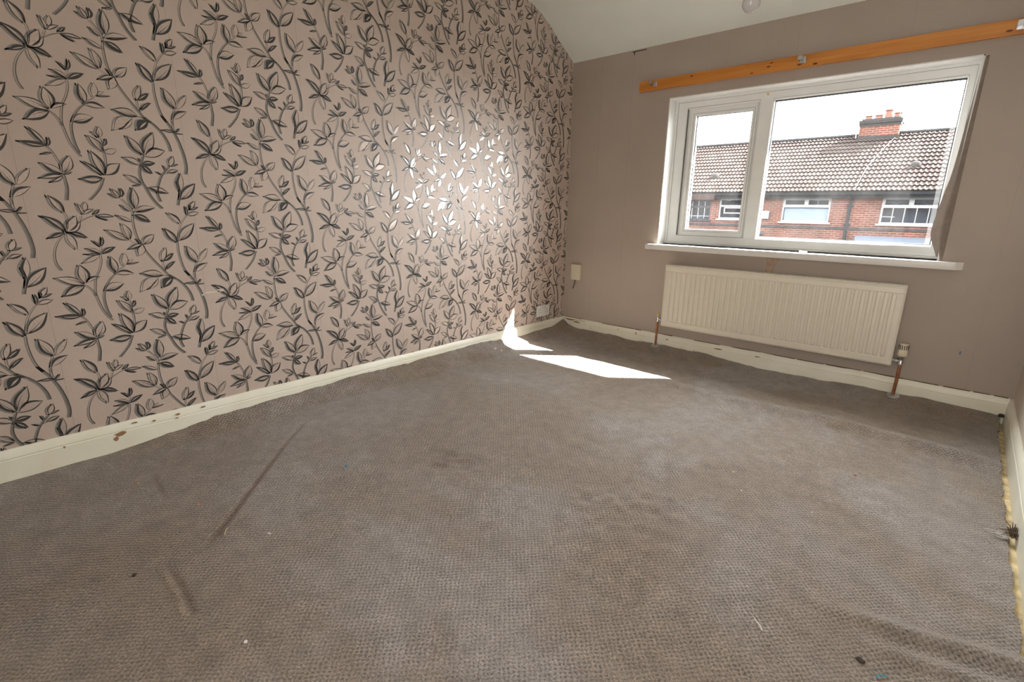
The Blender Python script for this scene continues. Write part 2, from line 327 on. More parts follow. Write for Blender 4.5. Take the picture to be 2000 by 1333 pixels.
LEAVES = """9 71 -30 135 17 20 2 3 v;3 0 -60 62 7 22 3 3 v;-2 -2 -52 -23 12 20 3 3 D;6 1 40 61 22 24 2 2 o;7 -1 50 42 0 28 1 2 o;7 -1 63 -23 20 12 3 3 v;
2 -4 24 -66 20 16 2 1 o;63 66 49 108 12 14 2 1 o;69 78 76 113 25 25 1 2 o;63 65 97 86 25 10 2 2 o;94 65 115 85 22 20 3 3 D;103 62 158 57 15 10 2 2 o;
104 59 138 43 5 12 3 3 D;97 -58 75 -32 8 10 3 3 D;97 -58 107 -19 8 20 3 3 D;92 -88 51 -62 10 25 3 1 v;92 -89 43 -84 8 8 3 3 D;
89 -90 34 -119 15 14 1 1 o;94 -87 144 -60 20 14 3 2 D;25 -201 -57 -168 15 20 2 2 v;29 -197 20 -123 22 30 2 3 v;29 -195 77 -174 27 5 3 1 o;
25 -204 -45 -241 20 25 3 3 v;130 -165 120 -96 20 22 3 2 v;130 -165 189 -171 25 12 3 1 o;160 -137 168 -86 20 25 1 1 o;174 -131 214 -126 8 10 3 3 D;
174 -129 194 -114 30 5 1 1 o;85 -232 149 -209 30 20 1 3 v;-5 -319 -44 -263 13 14 3 2 o;0 -322 -76 -314 17 10 3 2 D;2 -325 7 -293 15 20 3 3 D;
9 -347 -22 -355 10 18 3 3 D;28 -421 -29 -383 19 18 3 1 v;25 -425 -39 -438 10 20 2 3 o;26 -427 -12 -452 18 10 2 2 o;29 -415 56 -352 20 30 2 2 v;
31 -421 55 -411 15 15 3 3 D;155 -281 133 -260 10 15 1 1 o;153 -282 158 -239 22 28 2 1 v;161 -330 119 -274 15 20 2 2 v;162 -310 176 -281 15 25 2 3 D;
164 -332 203 -319 22 30 1 1 o;152 -417 119 -328 14 20 2 3 v;148 -419 90 -368 10 12 2 3 v;143 -428 74 -434 28 15 3 3 v;154 -416 205 -370 30 25 2 3 o;
183 130 163 165 15 20 2 2 o;185 129 153 147 20 5 3 1 o;191 132 193 168 15 30 3 3 D;213 78 184 104 20 12 3 1 o;229 87 232 173 18 20 3 2 v;
228 75 299 92 25 10 1 3 v;222 65 276 35 22 18 3 3 D;214 37 165 64 15 10 2 1 o;193 -36 122 8 17 14 2 2 v;195 -35 177 32 10 25 1 2 v;
234 -55 186 -73 15 22 3 2 o;230 -55 216 -29 10 15 3 3 D;235 -56 215 -102 30 28 1 2 o;236 -55 280 -14 25 25 2 2 v;295 -127 315 -70 20 15 1 2 o;
297 -128 340 -95 15 20 3 3 D;305 -165 343 -130 20 5 3 3 D;291 -188 212 -173 15 25 3 2 v;270 -194 204 -250 10 30 1 1 o;270 -198 229 -243 20 5 1 2 o;
323 -199 281 -241 20 38 3 3 D;362 -52 318 11 21 18 3 3 v;367 -45 435 29 20 20 2 3 v;383 27 340 74 13 22 1 3 o;413 65 411 102 15 15 3 3 D;
427 88 450 123 25 20 2 2 o;425 85 461 98 15 15 3 3 D;428 89 429 108 15 15 3 3 D;415 64 459 74 22 20 2 2 o;426 -143 390 -66 22 20 3 2 v;
431 -141 474 -81 15 15 1 1 o;411 -183 466 -145 25 12 3 1 o;413 -233 369 -228 12 15 2 2 v;415 -234 432 -215 10 15 3 3 D;416 -236 443 -237 8 10 3 3 D;
287 -334 241 -263 19 18 3 2 v;289 -330 333 -241 21 20 3 2 v;293 -335 366 -309 30 20 3 2 o;273 -371 220 -345 15 25 2 2 o;278 -368 325 -361 25 20 3 3 D;
276 -372 310 -403 20 25 3 3 v;276 -358 270 -344 15 15 3 3 D;265 -445 216 -411 15 20 1 2 v;265 -448 237 -453 15 15 3 3 D;288 -458 357 -479 20 15 2 3 v;
358 -386 351 -366 10 15 3 3 D;342 -405 324 -393 10 10 3 3 D;374 -369 392 -328 25 25 2 2 o;376 -369 408 -359 15 12 3 3 D;367 -395 403 -384 25 20 2 3 o;
399 -471 410 -393 20 15 3 1 o;394 -504 460 -434 20 22 3 3 v"""
STEMS = """2.2 6.3 -9 -12 -31 -45 -43 -82 -43 -117 -33 -142;2.6 2.6 9 71 13 58 13 37 7 10;2.3 2.3 47 36 69 50 89 59 104 62;2.3 2.3 50 42 58 60;
1.6 1.6 98 -58 96 -72 93 -86;3.0 5.4 93 -91 90 -120 80 -149 66 -177 57 -216 55 -244 60 -276 70 -316 91 -354;
3.6 7.7 129 -166 108 -188 90 -217 80 -247 78 -280 81 -312 88 -341;2.8 5.2 25 -203 39 -216 50 -236 53 -250;2.0 2.0 132 -156 154 -145 163 -137;
3.8 3.8 -2 -325 10 -343 19 -366 26 -387 27 -415;5.3 9.7 30 -423 32 -449 32 -474 24 -514;3.4 4.6 158 -282 161 -310 162 -330 164 -355 160 -389 152 -417;
5.8 7.7 147 -428 132 -463 111 -491 92 -511;3.0 5.6 190 127 203 110 215 93 220 71 217 40 218 2 223 -30 234 -56;1.7 1.7 195 -37 210 -49 226 -55;
4.9 6.7 235 -56 244 -83 263 -117 287 -153 313 -191 332 -206;7.0 9.6 312 -187 330 -202 348 -218 369 -246 383 -279 388 -310;
2.8 2.8 297 -129 297 -152 302 -169;2.8 3.3 291 -188 304 -190 317 -194;2.5 2.5 411 62 389 32 375 0 368 -27 362 -51;
4.9 6.3 362 -53 361 -91 366 -137 375 -172 389 -197;6.8 11.5 374 -173 397 -209 410 -236 423 -272 433 -318 437 -365 431 -398;
3.1 3.1 423 -144 413 -175 409 -210;3.2 3.2 407 -187 411 -225;6.0 10.0 288 -337 275 -370 267 -404 270 -435 280 -460 293 -494 308 -520 326 -541;
4.8 9.1 373 -372 354 -393 339 -414 326 -444 318 -470 318 -491 324 -513;2.1 2.1 367 -397 350 -401;6.5 9.2 393 -429 398 -459 398 -480 391 -504 385 -527"""
# ================================================================ the room shell
RX, NY = 2.85, -4.30                     # right wall, near wall
OX0, OX1, OZ0, OZ1 = 0.823, 2.4315, 0.797, 1.7845   # window opening
fl = MB().box(0, RX, NY, 0.0, -0.12, -0.012).build('floor', M['foam'], kind='structure', label='yellow foam underlay on the floor beneath the carpet')
wl = MB().box(-0.12, 0.0, NY, 0.30, -0.12, 2.55).build('wall_left', M['paper'], kind='structure', label='pink wallpapered wall with dark leaf sprig print')
wf = MB()
for (a, b_, c, d) in ((-0.12, OX0, -0.12, 2.17), (OX1, 3.0, -0.12, 2.17), (OX0, OX1, -0.12, OZ0), (OX0, OX1, OZ1, 2.17)):
    wf.box(a, b_, 0.0, 0.12, c, d)
wf = wf.build('wall_far', M['taupe'], kind='structure', label='taupe papered wall around the window')
wo = MB()
for (a, b_, c, d) in ((-20.0, OX0, -2.7, 1.90), (OX1, 11.0, -2.7, 1.90), (OX0, OX1, -2.7, OZ0-0.02), (OX0, OX1, OZ1, 1.90)):
    wo.box(a, b_, 0.125, 0.30, c, d)
wo = wo.build('wall_outer', M['brick'], kind='structure')
wr = MB().box(RX, RX+0.12, NY, 0.0, -0.12, 2.55).build('wall_right', M['pale'], kind='structure', label='pale painted right wall')
wn = MB().box(-0.12, RX+0.12, NY-0.12, NY, -0.12, 2.55).build('wall_near', M['pale'], kind='structure')
CEIL = [(0.02, 2.12), (-0.016, 2.142), (-0.10, 2.192), (-0.19, 2.240), (-0.30, 2.315), (-0.397, 2.365), (-0.509, 2.402), (-0.62, 2.418), (-0.75, 2.425), (NY-0.05, 2.43)]
def ceil_z(y): return np.interp(y, [p[0] for p in CEIL][::-1], [p[1] for p in CEIL][::-1])
ce = MB()
cp = CEIL + [(NY-0.05, 2.55), (-0.55, 2.55), (0.02, 2.18)]
ce.extrude_x(cp, -0.08, RX+0.08)
ce = ce.build('ceiling', M['ceiling'], kind='structure', smooth=30, label='white ceiling sloping down to the window wall')
rv = MB()
rv.box(OX0, OX0+0.006, 0.0005, 0.118, OZ0, OZ1); rv.box(OX0, OX1, 0.0005, 0.118, OZ1-0.006, OZ1)
rv.box(OX1-0.006, OX1, 0.0005, 0.118, OZ0, OZ1)
rv.build('window_reveal', M['plaster'], wf, label='white painted window reveal')
# seams of the lining paper, a torn bare patch and a small cut under the ceiling
for xs in (0.265, 0.53, 1.06, 1.59, 2.12, 2.66):
    z0, z1 = 0.129, 2.125
    spans = [(z0, z1)] if not (OX0-0.01 < xs < OX1+0.01) else [(z0, OZ0-0.045), (OZ1+0.004, z1)]
    for (a, b_) in spans:
        MB().box(xs, xs+0.0016, -0.0006, 0.001, a, b_).build('paper_seam', M['seam'], wf)
pm = MB(); pts = [(1.585, 0.749), (1.665, 0.752), (1.650, 0.72), (1.640, 0.69), (1.632, 0.655), (1.590, 0.652), (1.594, 0.70)]
pm.extrude_y(pts, -0.0008, 0.001).build('bare_patch', M['bare'], wf, label='torn patch showing bare plaster')
MB().extrude_y([(0.522, 2.118), (0.531, 2.118), (0.5295, 2.10), (0.526, 2.095)], -0.001, 0.001).build('plaster_crack', M['dark'], wf)
MB().box(0.51, 0.62, -0.0012, 0.002, 2.1185, 2.124).build('plaster_crack', M['dark'], wf)
MB().box(2.604, 2.609, -0.0006, 0.001, 0.315, 0.332).build('ink_mark', simple('blue_ink', (0.05, 0.09, 0.30), 0.5), wf, label='small blue pen mark')
# skirting boards
def skirt(name, along, a, b_, base, lab):
    prof = [(0.0, -0.01), (0.018, -0.01), (0.018, 0.088), (0.0155, 0.091), (0.0175, 0.095), (0.016, 0.108), (0.010, 0.121), (0.006, 0.128), (0.0, 0.128)]
    m = MB(); n = len(prof); K = 60; pts = []; q = []
    for i in range(K+1):
        t = a+(b_-a)*i/K; j = 0.0009*math.sin(t*9.1)+0.0007*math.sin(t*23.7)
        for d, z in prof:
            dd = d + (j if d > 0.001 else 0); zz = z + (j*1.3 if z > 0.02 else 0)
            pts.append((base+dd, t, zz) if along == 'y+' else (base-dd, t, zz) if along == 'y-' else (t, base-dd, zz))
    for i in range(K):
        for k in range(n): q.append((i*n+k, i*n+(k+1) % n, (i+1)*n+(k+1) % n, (i+1)*n+k))
    q += [tuple(range(n)), tuple(range(K*n, K*n+n))]
    return m.poly(pts, q).build(name, M['cream'], kind='structure', smooth=25, label=lab)
bl = skirt('baseboard_left', 'y+', NY, 0.0, 0.0, 'chipped cream skirting board under the leaf wallpaper')
bf = skirt('baseboard_far', 'x', 0.012, RX-0.012, 0.0, 'cream skirting board under the radiator')
br_ = skirt('baseboard_right', 'y-', NY, 0.0, RX, 'cream skirting board on the right wall')
def blotch(name, parent, face, cu, cv, ru, rv_, mat, lab=None, n=11):
    """a ragged flake lying on a skirting face"""
    pts = []
    for k in range(n):
        a = 2*math.pi*k/n; r = 0.65+0.5*RNG.random()
        pts.append((cu+ru*r*math.cos(a), cv+rv_*r*math.sin(a)))
    m = MB()
    if face == 'left':
        P = [(0.0165, u, v) for u, v in pts]+[(0.0192, u, v) for u, v in pts]
    else:
        P = [(u, -0.0165, v) for u, v in pts]+[(u, -0.0192, v) for u, v in pts]
    m.poly(P, [tuple(range(n)), tuple(range(n, 2*n))]+[(k, (k+1) % n, n+(k+1) % n, n+k) for k in range(n)])
    return m.build(name, mat, parent, label=lab)
for (u, v, ru, rv_) in ((-3.165, 0.083, 0.022, 0.010), (-3.18, 0.066, 0.010, 0.010), (-3.04, 0.104, 0.007, 0.004), (-2.95, 0.107, 0.010, 0.005), (-2.955, 0.09, 0.006, 0.003),
                       (-2.845, 0.112, 0.011, 0.004), (-3.11, 0.117, 0.012, 0.003), (-3.345, 0.087, 0.004, 0.005)):
    blotch('paint_chip', bl, 'left', u, v, ru, rv_, M['chip'], None)
for (u, v, ru, rv_) in ((0.16, 0.10, 0.04, 0.008), (0.09, 0.112, 0.05, 0.006), (0.56, 0.105, 0.008, 0.003), (0.72, 0.10, 0.004, 0.012), (0.98, 0.098, 0.012, 0.004), (1.36, 0.10, 0.03, 0.005), (1.62, 0.098, 0.02, 0.004), (0.30, 0.07, 0.006, 0.003)):
    blotch('paint_chip', bf, 'far', u, v, ru, rv_, M['chip'], None)

# brown grime caught along the top edge of the far skirting
x = 0.02
while x < RX-0.05:
    l = 0.05+0.16*RNG.random(); h_ = 0.0012+0.0028*RNG.random()
    if RNG.random() < 0.75: MB().box(x, min(x+l, RX-0.02), -0.0068, -0.001, 0.1265, 0.1285+h_).build('grime_line', M['grime'], bf)
    x += l+0.02*RNG.random()
for u, w in ((0.01, 0.10), (0.09, 0.12), (0.19, 0.05)): MB().box(u, u+w, -0.0195, -0.006, 0.1165, 0.1175).build('grime_line', M['grime'], bf)
# ---------------------------------------------------------------- printed sprigs on the left wall
def sprig_tile():
    V = []; F = []; MI = []
    LAY = {0: 0.00025, 1: 0.0004, 2: 0.00055}
    def strip(A, B, layer, mat):
        n = len(A); b0 = len(V)
        for a, b in zip(A, B): V.append((a[0], a[1], LAY[layer])); V.append((b[0], b[1], LAY[layer]))
        for k in range(n-1): F.append((b0+2*k, b0+2*k+1, b0+2*k+3, b0+2*k+2)); MI.append(mat)
    TK = {1: 0.0020, 2: 0.0036, 3: 0.0074}
    T = np.linspace(0, 1, 13)
    for rec in LEAVES.replace('\n', '').split(';'):
        p = rec.split()
        if len(p) < 9: continue
        b = np.array([float(p[0]), float(p[1])])/1000; e = np.array([float(p[2]), float(p[3])])/1000
        a_, b_, ta, tb, st = float(p[4])/100, float(p[5])/100, int(p[6]), int(p[7]), p[8]
        d = e-b; Ln = np.hypot(*d); nrm = np.array([-d[1], d[0]])/Ln
        sc = min(1.0, 0.45+Ln/0.10)
        s = np.sin(np.pi*T**0.9)
        c = b+np.outer(T, d)
        Lf = c+np.outer(s*a_*Ln, nrm); Rt = c-np.outer(s*b_*Ln, nrm)
        wd = (a_+b_)*Ln
        tka = np.minimum(TK[ta]*sc*(0.4+0.75*np.sin(np.pi*T**1.1)), wd*0.42*s+0.0006); tkb = np.minimum(TK[tb]*sc*(0.4+0.75*np.sin(np.pi*T**1.1)), wd*0.42*s+0.0006)
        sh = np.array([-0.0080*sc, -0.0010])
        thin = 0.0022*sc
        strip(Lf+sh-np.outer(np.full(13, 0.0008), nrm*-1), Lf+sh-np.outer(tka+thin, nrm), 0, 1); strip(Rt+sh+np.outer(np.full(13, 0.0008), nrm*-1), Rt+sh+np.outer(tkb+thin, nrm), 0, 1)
        if st == 'D':
            strip(Lf, Rt, 1, 0)
            m = slice(2, 10); mid = (Lf+Rt)/2
            w = 0.09*wd*np.sin(np.pi*np.linspace(0.05, 0.95, 8))
            strip((mid[m]+np.outer(w+0.12*wd*s[m], nrm)), (mid[m]-np.outer(w-0.12*wd*s[m], nrm)), 2, 2)
        else:
            strip(Lf, Rt, 1, 2)
            strip(Lf, Lf-np.outer(tka, nrm), 2, 0); strip(Rt, Rt+np.outer(tkb, nrm), 2, 0)
            if st == 'v':
                k = np.linspace(0.04, 0.70, 9); off = (0.10 if tb >= ta else -0.10)*wd
                ctr = b+np.outer(k, d)-np.outer(np.sin(np.pi*k)*(off+(b_-a_)*Ln*0.5), nrm)
                w = np.linspace(0.0016, 0.0003, 9)*sc
                strip(ctr+np.outer(w, nrm), ctr-np.outer(w, nrm), 2, 0)
                k3 = np.linspace(0.05, 0.42, 7); ctr = b+np.outer(k3, d)-np.outer(np.sin(np.pi*k3)*(off*2.6+(b_-a_)*Ln*0.5), nrm); w = np.linspace(0.0014, 0.0003, 7)*sc
                strip(ctr+np.outer(w, nrm), ctr-np.outer(w, nrm), 2, 0)
                k2 = np.linspace(0.10, 0.5, 7)
                ctr = b+np.outer(k2, d)-np.outer(np.sin(np.pi*k2)*(-off*1.3+(b_-a_)*Ln*0.5), nrm)
                w = np.linspace(0.0009, 0.0003, 7)*sc
                strip(ctr+np.outer(w, nrm), ctr-np.outer(w, nrm), 2, 1)
    for rec in STEMS.replace('\n', '').split(';'):
        p = [float(x) for x in rec.split()]
        if len(p) < 6: continue
        P = np.array(p[2:]).reshape(-1, 2)/1000
        E = np.vstack([2*P[0]-P[1], P, 2*P[-1]-P[-2]]); pts = []
        for i in range(1, len(E)-2):
            for t in np.linspace(0, 1, 6, endpoint=False):
                pts.append(0.5*((2*E[i])+(-E[i-1]+E[i+1])*t+(2*E[i-1]-5*E[i]+4*E[i+1]-E[i+2])*t*t+(-E[i-1]+3*E[i]-3*E[i+1]+E[i+2])*t**3))
        pts.append(E[-2]); pts = np.array(pts)
        tg = np.gradient(pts, axis=0); tg /= np.hypot(tg[:, 0], tg[:, 1])[:, None]; nn = np.stack([-tg[:, 1], tg[:, 0]], 1)
        w = np.linspace(p[0], p[1], len(pts))/1000*0.36
        strip(pts+nn*w[:, None], pts-nn*w[:, None], 1, 3)
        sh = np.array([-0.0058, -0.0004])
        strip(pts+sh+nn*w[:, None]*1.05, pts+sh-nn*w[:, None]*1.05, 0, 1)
        e_ = nn[:, :1]*0+1
        strip(pts+nn*w[:, None]*np.where(nn[:, :1] > 0, 1, -0.35), pts-nn*w[:, None]*np.where(nn[:, :1] > 0, -0.35, 1), 2, 0)
    return np.array(V), np.array(F), np.array(MI)
def wallpaper_print():
    V, F, MI = sprig_tile(); AV = []; AF = []; AM = []; n = 0
    for i in range(-3, 8):
        for j in range(-5, 4):
            u0 = -3.2032+i*0.53523; v0 = 1.5511+0.0080*i+0.63081*(j+(i % 2)*0.5)
            W_ = V+np.array([u0, v0, 0])
            fu = W_[F][:, :, 0]; fv = W_[F][:, :, 1]
            keep = (fu.max(1) < -0.001) & (fu.min(1) > NY) & (fv.max(1) > 0.10) & (fv.max(1) < ceil_z(fu.mean(1))+0.06)
            if not keep.any(): continue
            AV.append(W_); AF.append(F[keep]+n); AM.append(MI[keep]); n += len(W_)
    V = np.vstack(AV); F = np.vstack(AF); MI = np.concatenate(AM)
    me = bpy.data.meshes.new('wallpaper_print')
    me.vertices.add(len(V)); me.vertices.foreach_set('co', np.stack([V[:, 2], V[:, 0], V[:, 1]], 1).astype(np.float32).ravel())
    me.loops.add(F.size); me.loops.foreach_set('vertex_index', F.astype(np.int32).ravel())
    me.polygons.add(len(F)); me.polygons.foreach_set('loop_start', np.arange(0, F.size, 4, dtype=np.int32))
    me.polygons.foreach_set('material_index', MI.astype(np.int32)); me.update(calc_edges=True); me.validate()
    for k in ('ink_dark', 'ink_grey', 'ink_silver', 'ink_stem'): me.materials.append(M[k])
    o = bpy.data.objects.new('wallpaper_print', me); COL.objects.link(o); o.parent = wl; o.location = -ORG[wl.name]
    tag(o, kind='stuff', label='printed charcoal and silver leaf sprigs')
M['ink_stem'] = simple('ink_stem', (0.165, 0.155, 0.145), 0.36, metal=0.3)
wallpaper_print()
for k in range(0, 8):
    u = -3.30+k*0.53523
    if u < -0.02: MB().box(0.0, 0.0002, u, u+0.0012, 0.128, 2.42).build('paper_seam', M['ink_stem'] if False else M['seam'], wl)
pm = MB()
for (u, v, w, h) in ((-2.735, 0.640, 0.030, 0.004), (-2.70, 0.645, 0.014, 0.006), (-2.775, 0.632, 0.006, 0.003)):
    pm.box(0.0, 0.0007, u-w, u+w, v-h, v+h)
pm.build('wallpaper_scuff', simple('scuffed_paper', (0.62, 0.53, 0.46), 0.8), wl, label='pale scuff across a printed leaf')

# ---------------------------------------------------------------- carpet
def smooth(t): t = np.clip(t, 0, 1); return t*t*(3-2*t)
def vnoise(x, y, s, seed):
    r = np.random.default_rng(seed); g = r.random((64, 64)); u = x*s % 64; v = y*s % 64
    i = np.floor(u).astype(int); j = np.floor(v).astype(int); f = smooth(u-i); h = smooth(v-j)
    a = g[i % 64, j % 64]; b = g[(i+1) % 64, j % 64]; c = g[i % 64, (j+1) % 64]; d = g[(i+1) % 64, (j+1) % 64]
    return (a*(1-f)+b*f)*(1-h)+(c*(1-f)+d*f)*h-0.5
def seg(x, y, P):
    """signed distance to a polyline and position along it"""
    best = np.full(x.shape, 9.0); sg = np.zeros(x.shape); tt = np.zeros(x.shape); tot = sum(math.dist(P[i], P[i+1]) for i in range(len(P)-1)); acc = 0
    for i in range(len(P)-1):
        ax, ay = P[i]; bx, by = P[i+1]; l = math.dist(P[i], P[i+1]); dx, dy = (bx-ax)/l, (by-ay)/l
        s = np.clip((x-ax)*dx+(y-ay)*dy, 0, l); d = np.hypot(x-ax-dx*s, y-ay-dy*s); side = np.sign((x-ax)*dy-(y-ay)*dx)
        m = d < best; best = np.where(m, d, best); sg = np.where(m, side, sg); tt = np.where(m, (acc+s)/tot, tt); acc += l
    return best*sg, tt
CX0, CX1, CY0, CY1 = 0.0205, 2.816, -4.24, -0.0205
def carpet_height(x, y, wear=None):
    hl = np.interp(y, [-3.54, -3.2, -2.9, -2.8, -2.6, -2.35, -2.03, -1.6, -1.23, -1.0, -0.79, -0.53, -0.4, -0.18, 0], [0, .006, .03, .048, .052, .062, .075, .075, .08, .085, .06, .044, .05, .062, .082])
    hf = np.interp(x, [0, .07, .2, .5, .72, .8, 1.07, 1.29, 1.67, 2.0, 2.37, 2.5, 2.85], [.082, .055, .041, .041, .036, .044, .042, .040, .018, .024, .036, .042, .03])
    lw = 0.125+0.03*np.sin(y*3.1)+0.02*vnoise(x*0, y, 3.0, 21)
    hl = hl+0.010*vnoise(y, y*0+3, 9, 31)+0.006*vnoise(y, y*0+9, 31, 32)*(hl > 0.02); hf = hf+0.008*vnoise(x, x*0+5, 8, 33)+0.005*vnoise(x, x*0+1, 27, 34)
    a = hl*np.clip(1-(x-0.02)/lw, 0, 1)**1.05; b = hf*(1-smooth((-y-0.02)/0.16))
    h = np.maximum(a, b)+0.3*np.minimum(a, b)
    h = h+0.007*smooth((y+0.95)/0.5)
    h = h+0.028*smooth((x-0.9)/1.4)*np.exp(-((y+0.675+0.012*np.sin(x*5))/0.055)**2)*smooth((2.95-x)/0.3)
    for P, A, s in (([(2.30, -2.10), (2.476, -2.083), (2.635, -2.047), (2.83, -1.985)], 0.020, 0.030), ([(2.45, -2.19), (2.65, -2.135), (2.83, -2.085)], 0.014, 0.025)):
        d, t = seg(x, y, P); h = h+A*smooth(t*1.6)*np.exp(-(d/s)**2)
    d1, t1 = seg(x, y, [(0.24, -2.40), (0.292, -2.513), (0.445, -2.669), (0.641, -2.847), (0.842, -3.03), (0.99, -3.175)])
    e1 = smooth(t1*5)*smooth((1-t1)*6); h = h-0.0045*e1*np.exp(-(d1/0.009)**2)+0.003*e1*np.exp(-((d1-0.03)/0.02)**2)
    d2, t2 = seg(x, y, [(0.955, -3.255), (1.089, -3.255), (1.237, -3.264)])
    e2 = smooth(t2*4)*smooth((1-t2)*10); h = h+0.005*e2*np.exp(-((d2-0.004)/0.008)**2)-0.003*e2*np.exp(-((d2+0.012)/0.008)**2)
    d3, t3 = seg(x, y, [(0.30, -3.13), (0.42, -3.14), (0.60, -3.15)]); e3 = smooth(t3*4)*smooth((1-t3)*3); h = h-0.003*e3*np.exp(-(d3/0.008)**2)
    for (px, py, r, A) in ((1.07, -2.26, 0.13, 0.010), (1.84, -2.0, 0.16, 0.007), (1.75, -2.15, 0.14, 0.006)):
        w = np.exp(-(((x-px)**2+(y-py)**2)/r**2)); h = h+A*w*(vnoise(x+y*0.4, y-x*0.4, 22, 5)*1.6)
    h = h+0.006*vnoise(x, y, 2.2, 1)+0.0025*vnoise(x, y, 9, 2)
    if wear is not None:
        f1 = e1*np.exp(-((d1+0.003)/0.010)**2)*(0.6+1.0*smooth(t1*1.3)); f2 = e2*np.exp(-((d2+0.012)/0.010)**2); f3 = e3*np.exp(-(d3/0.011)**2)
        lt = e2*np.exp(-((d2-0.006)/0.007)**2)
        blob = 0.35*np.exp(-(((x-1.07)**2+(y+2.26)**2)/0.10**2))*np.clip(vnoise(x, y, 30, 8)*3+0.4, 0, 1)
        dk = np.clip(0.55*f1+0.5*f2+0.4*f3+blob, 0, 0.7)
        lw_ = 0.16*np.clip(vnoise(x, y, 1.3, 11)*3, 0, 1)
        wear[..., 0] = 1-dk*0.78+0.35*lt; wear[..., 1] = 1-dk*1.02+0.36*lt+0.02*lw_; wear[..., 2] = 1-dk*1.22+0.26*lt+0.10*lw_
    return h
def build_carpet():
    nx, ny = 360, 540
    gx = np.concatenate([np.linspace(CX0, 0.2, 26)[:-1], np.linspace(0.2, CX1, nx-25)]); gy = np.linspace(CY0, CY1, ny)
    X, Y = np.meshgrid(gx, gy, indexing='ij')
    # ragged right-hand edge
    rag = 0.010*vnoise(np.zeros_like(gy), gy, 17, 3)+0.007*vnoise(np.zeros_like(gy), gy, 60, 4)+np.interp(gy, [-2.0, -1.45, -1.1, -0.6, 0], [0.004, -0.004, -0.006, -0.006, -0.002])
    X = X+rag[None, :]*smooth((X-2.70)/0.11)
    wear = np.ones(X.shape+(4,)); Z = carpet_height(X, Y, wear)
    n0, n1 = X.shape
    V = np.stack([X, Y, Z], -1).reshape(-1, 3)
    i = np.arange(n0-1)[:, None]*n1+np.arange(n1-1)[None, :]; F = np.stack([i, i+n1, i+n1+1, i+1], -1).reshape(-1, 4)
    # turned-down rim so the carpet has thickness
    rim = np.concatenate([np.arange(n1), np.arange(1, n0)*n1+n1-1, (n0-1)*n1+np.arange(n1-2, -1, -1), np.arange(n0-2, 0, -1)*n1])
    R = V[rim].copy(); R[:, 2] -= 0.009; nb = len(V); V = np.vstack([V, R]); k = np.arange(len(rim)); k2 = (k+1) % len(rim)
    F = np.vstack([F, np.stack([rim[k2], rim[k], nb+k, nb+k2], -1)])
    me = bpy.data.meshes.new('carpet'); me.vertices.add(len(V)); me.vertices.foreach_set('co', V.astype(np.float32).ravel())
    me.loops.add(F.size); me.loops.foreach_set('vertex_index', F.astype(np.int32).ravel())
    me.polygons.add(len(F)); me.polygons.foreach_set('loop_start', np.arange(0, F.size, 4, dtype=np.int32)); me.update(calc_edges=True); me.validate(); me.shade_smooth()
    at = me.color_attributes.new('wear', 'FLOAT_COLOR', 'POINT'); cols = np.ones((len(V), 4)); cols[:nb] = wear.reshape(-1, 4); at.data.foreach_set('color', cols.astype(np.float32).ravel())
    me.materials.append(M['carpet'])
    o = bpy.data.objects.new('carpet', me); COL.objects.link(o); ORG['carpet'] = Vector((0, 0, 0))
    tag(o, 'worn brown loop-pile carpet covering the floor, rucked up along the skirting', 'carpet')
    return o
carpet = build_carpet()
def cz(x, y): return float(carpet_height(np.array([[x]]), np.array([[y]]))[0, 0])

# ================================================================ the window
win = empty('window_1', (1.627, 0.115, OZ0), kind='structure', label='white plastic window with a side casement and one large fixed pane')
FY = 0.115
f = MB(); rectframe(f, OX0+0.006, OX1-0.006, OZ0, OZ1-0.006, (0.084, 0.046, 0.068, 0.061), FY, FY+0.062, 0.006)
f.build('window_frame', M['upvc'], win)
m_ = MB(); m_.extrude_x([(FY-0.001, 0.862), (FY+0.05, 0.862), (FY+0.05, 1.726), (FY-0.001, 1.726)], 1.389, 1.465)
m_.build('mullion', M['upvc'], win)
b = MB(); rectframe(b, OX0+0.006, OX1-0.006, OZ0+0.004, OZ1-0.006, (0.013, 0.013, 0.010, 0.013), FY-0.012, FY, 0.003); b.build('trim_bead', M['upvc'], win)
s = MB(); rectframe(s, 0.913, 1.389, 0.864, 1.724, (0.058, 0.046, 0.044, 0.053), FY+0.016, FY+0.066, 0.010)
rectframe(s, 0.930, 1.372, 0.881, 1.707, (0.041, 0.029, 0.027, 0.036), FY+0.011, FY+0.016, 0.0)
g = MB(); rectframe(g, 0.9105, 1.3915, 0.8615, 1.7265, (0.0025,)*4, FY-0.0008, FY+0.018); g.build('gasket_shade_line', M['shade_line'], win)  # grey strip painted as the shade between sash and frame
sash = s.build('casement_sash', M['upvc'], win)
g = MB(); rectframe(g, 0.967, 1.347, 0.904, 1.675, (0.004, 0.004, 0.004, 0.004), FY+0.028, FY+0.046); g.build('gasket_shade_line', M['gasket_shade_line'], sash)
MB().box(0.969, 1.345, FY+0.036, FY+0.040, 0.906, 1.673).build('pane', M['glass'], sash)
fb = MB(); rectframe(fb, 1.465, 2.3855, 0.865, 1.7235, (0.006, 0.008, 0.006, 0.010), FY+0.010, FY+0.030, 0.004); fb.build('glazing_bead', M['upvc'], win)
g = MB(); rectframe(g, 1.470, 2.378, 0.870, 1.7145, (0.005, 0.005, 0.004, 0.007), FY+0.022, FY+0.046); g.build('gasket_shade_line', M['gasket_shade_line'], win)
MB().box(1.471, 2.377, FY+0.034, FY+0.038, 0.871, 1.713).build('pane', M['glass'], win)
MB().lathe([(0.0, 0.0), (0.007, 0.0), (0.0065, 0.004), (0.0, 0.0045)], (1.427, FY-0.001, 1.752), (0, -1, 0), 14).build('screw_cap', M['yellowcap'], win, label='yellowed screw cap')
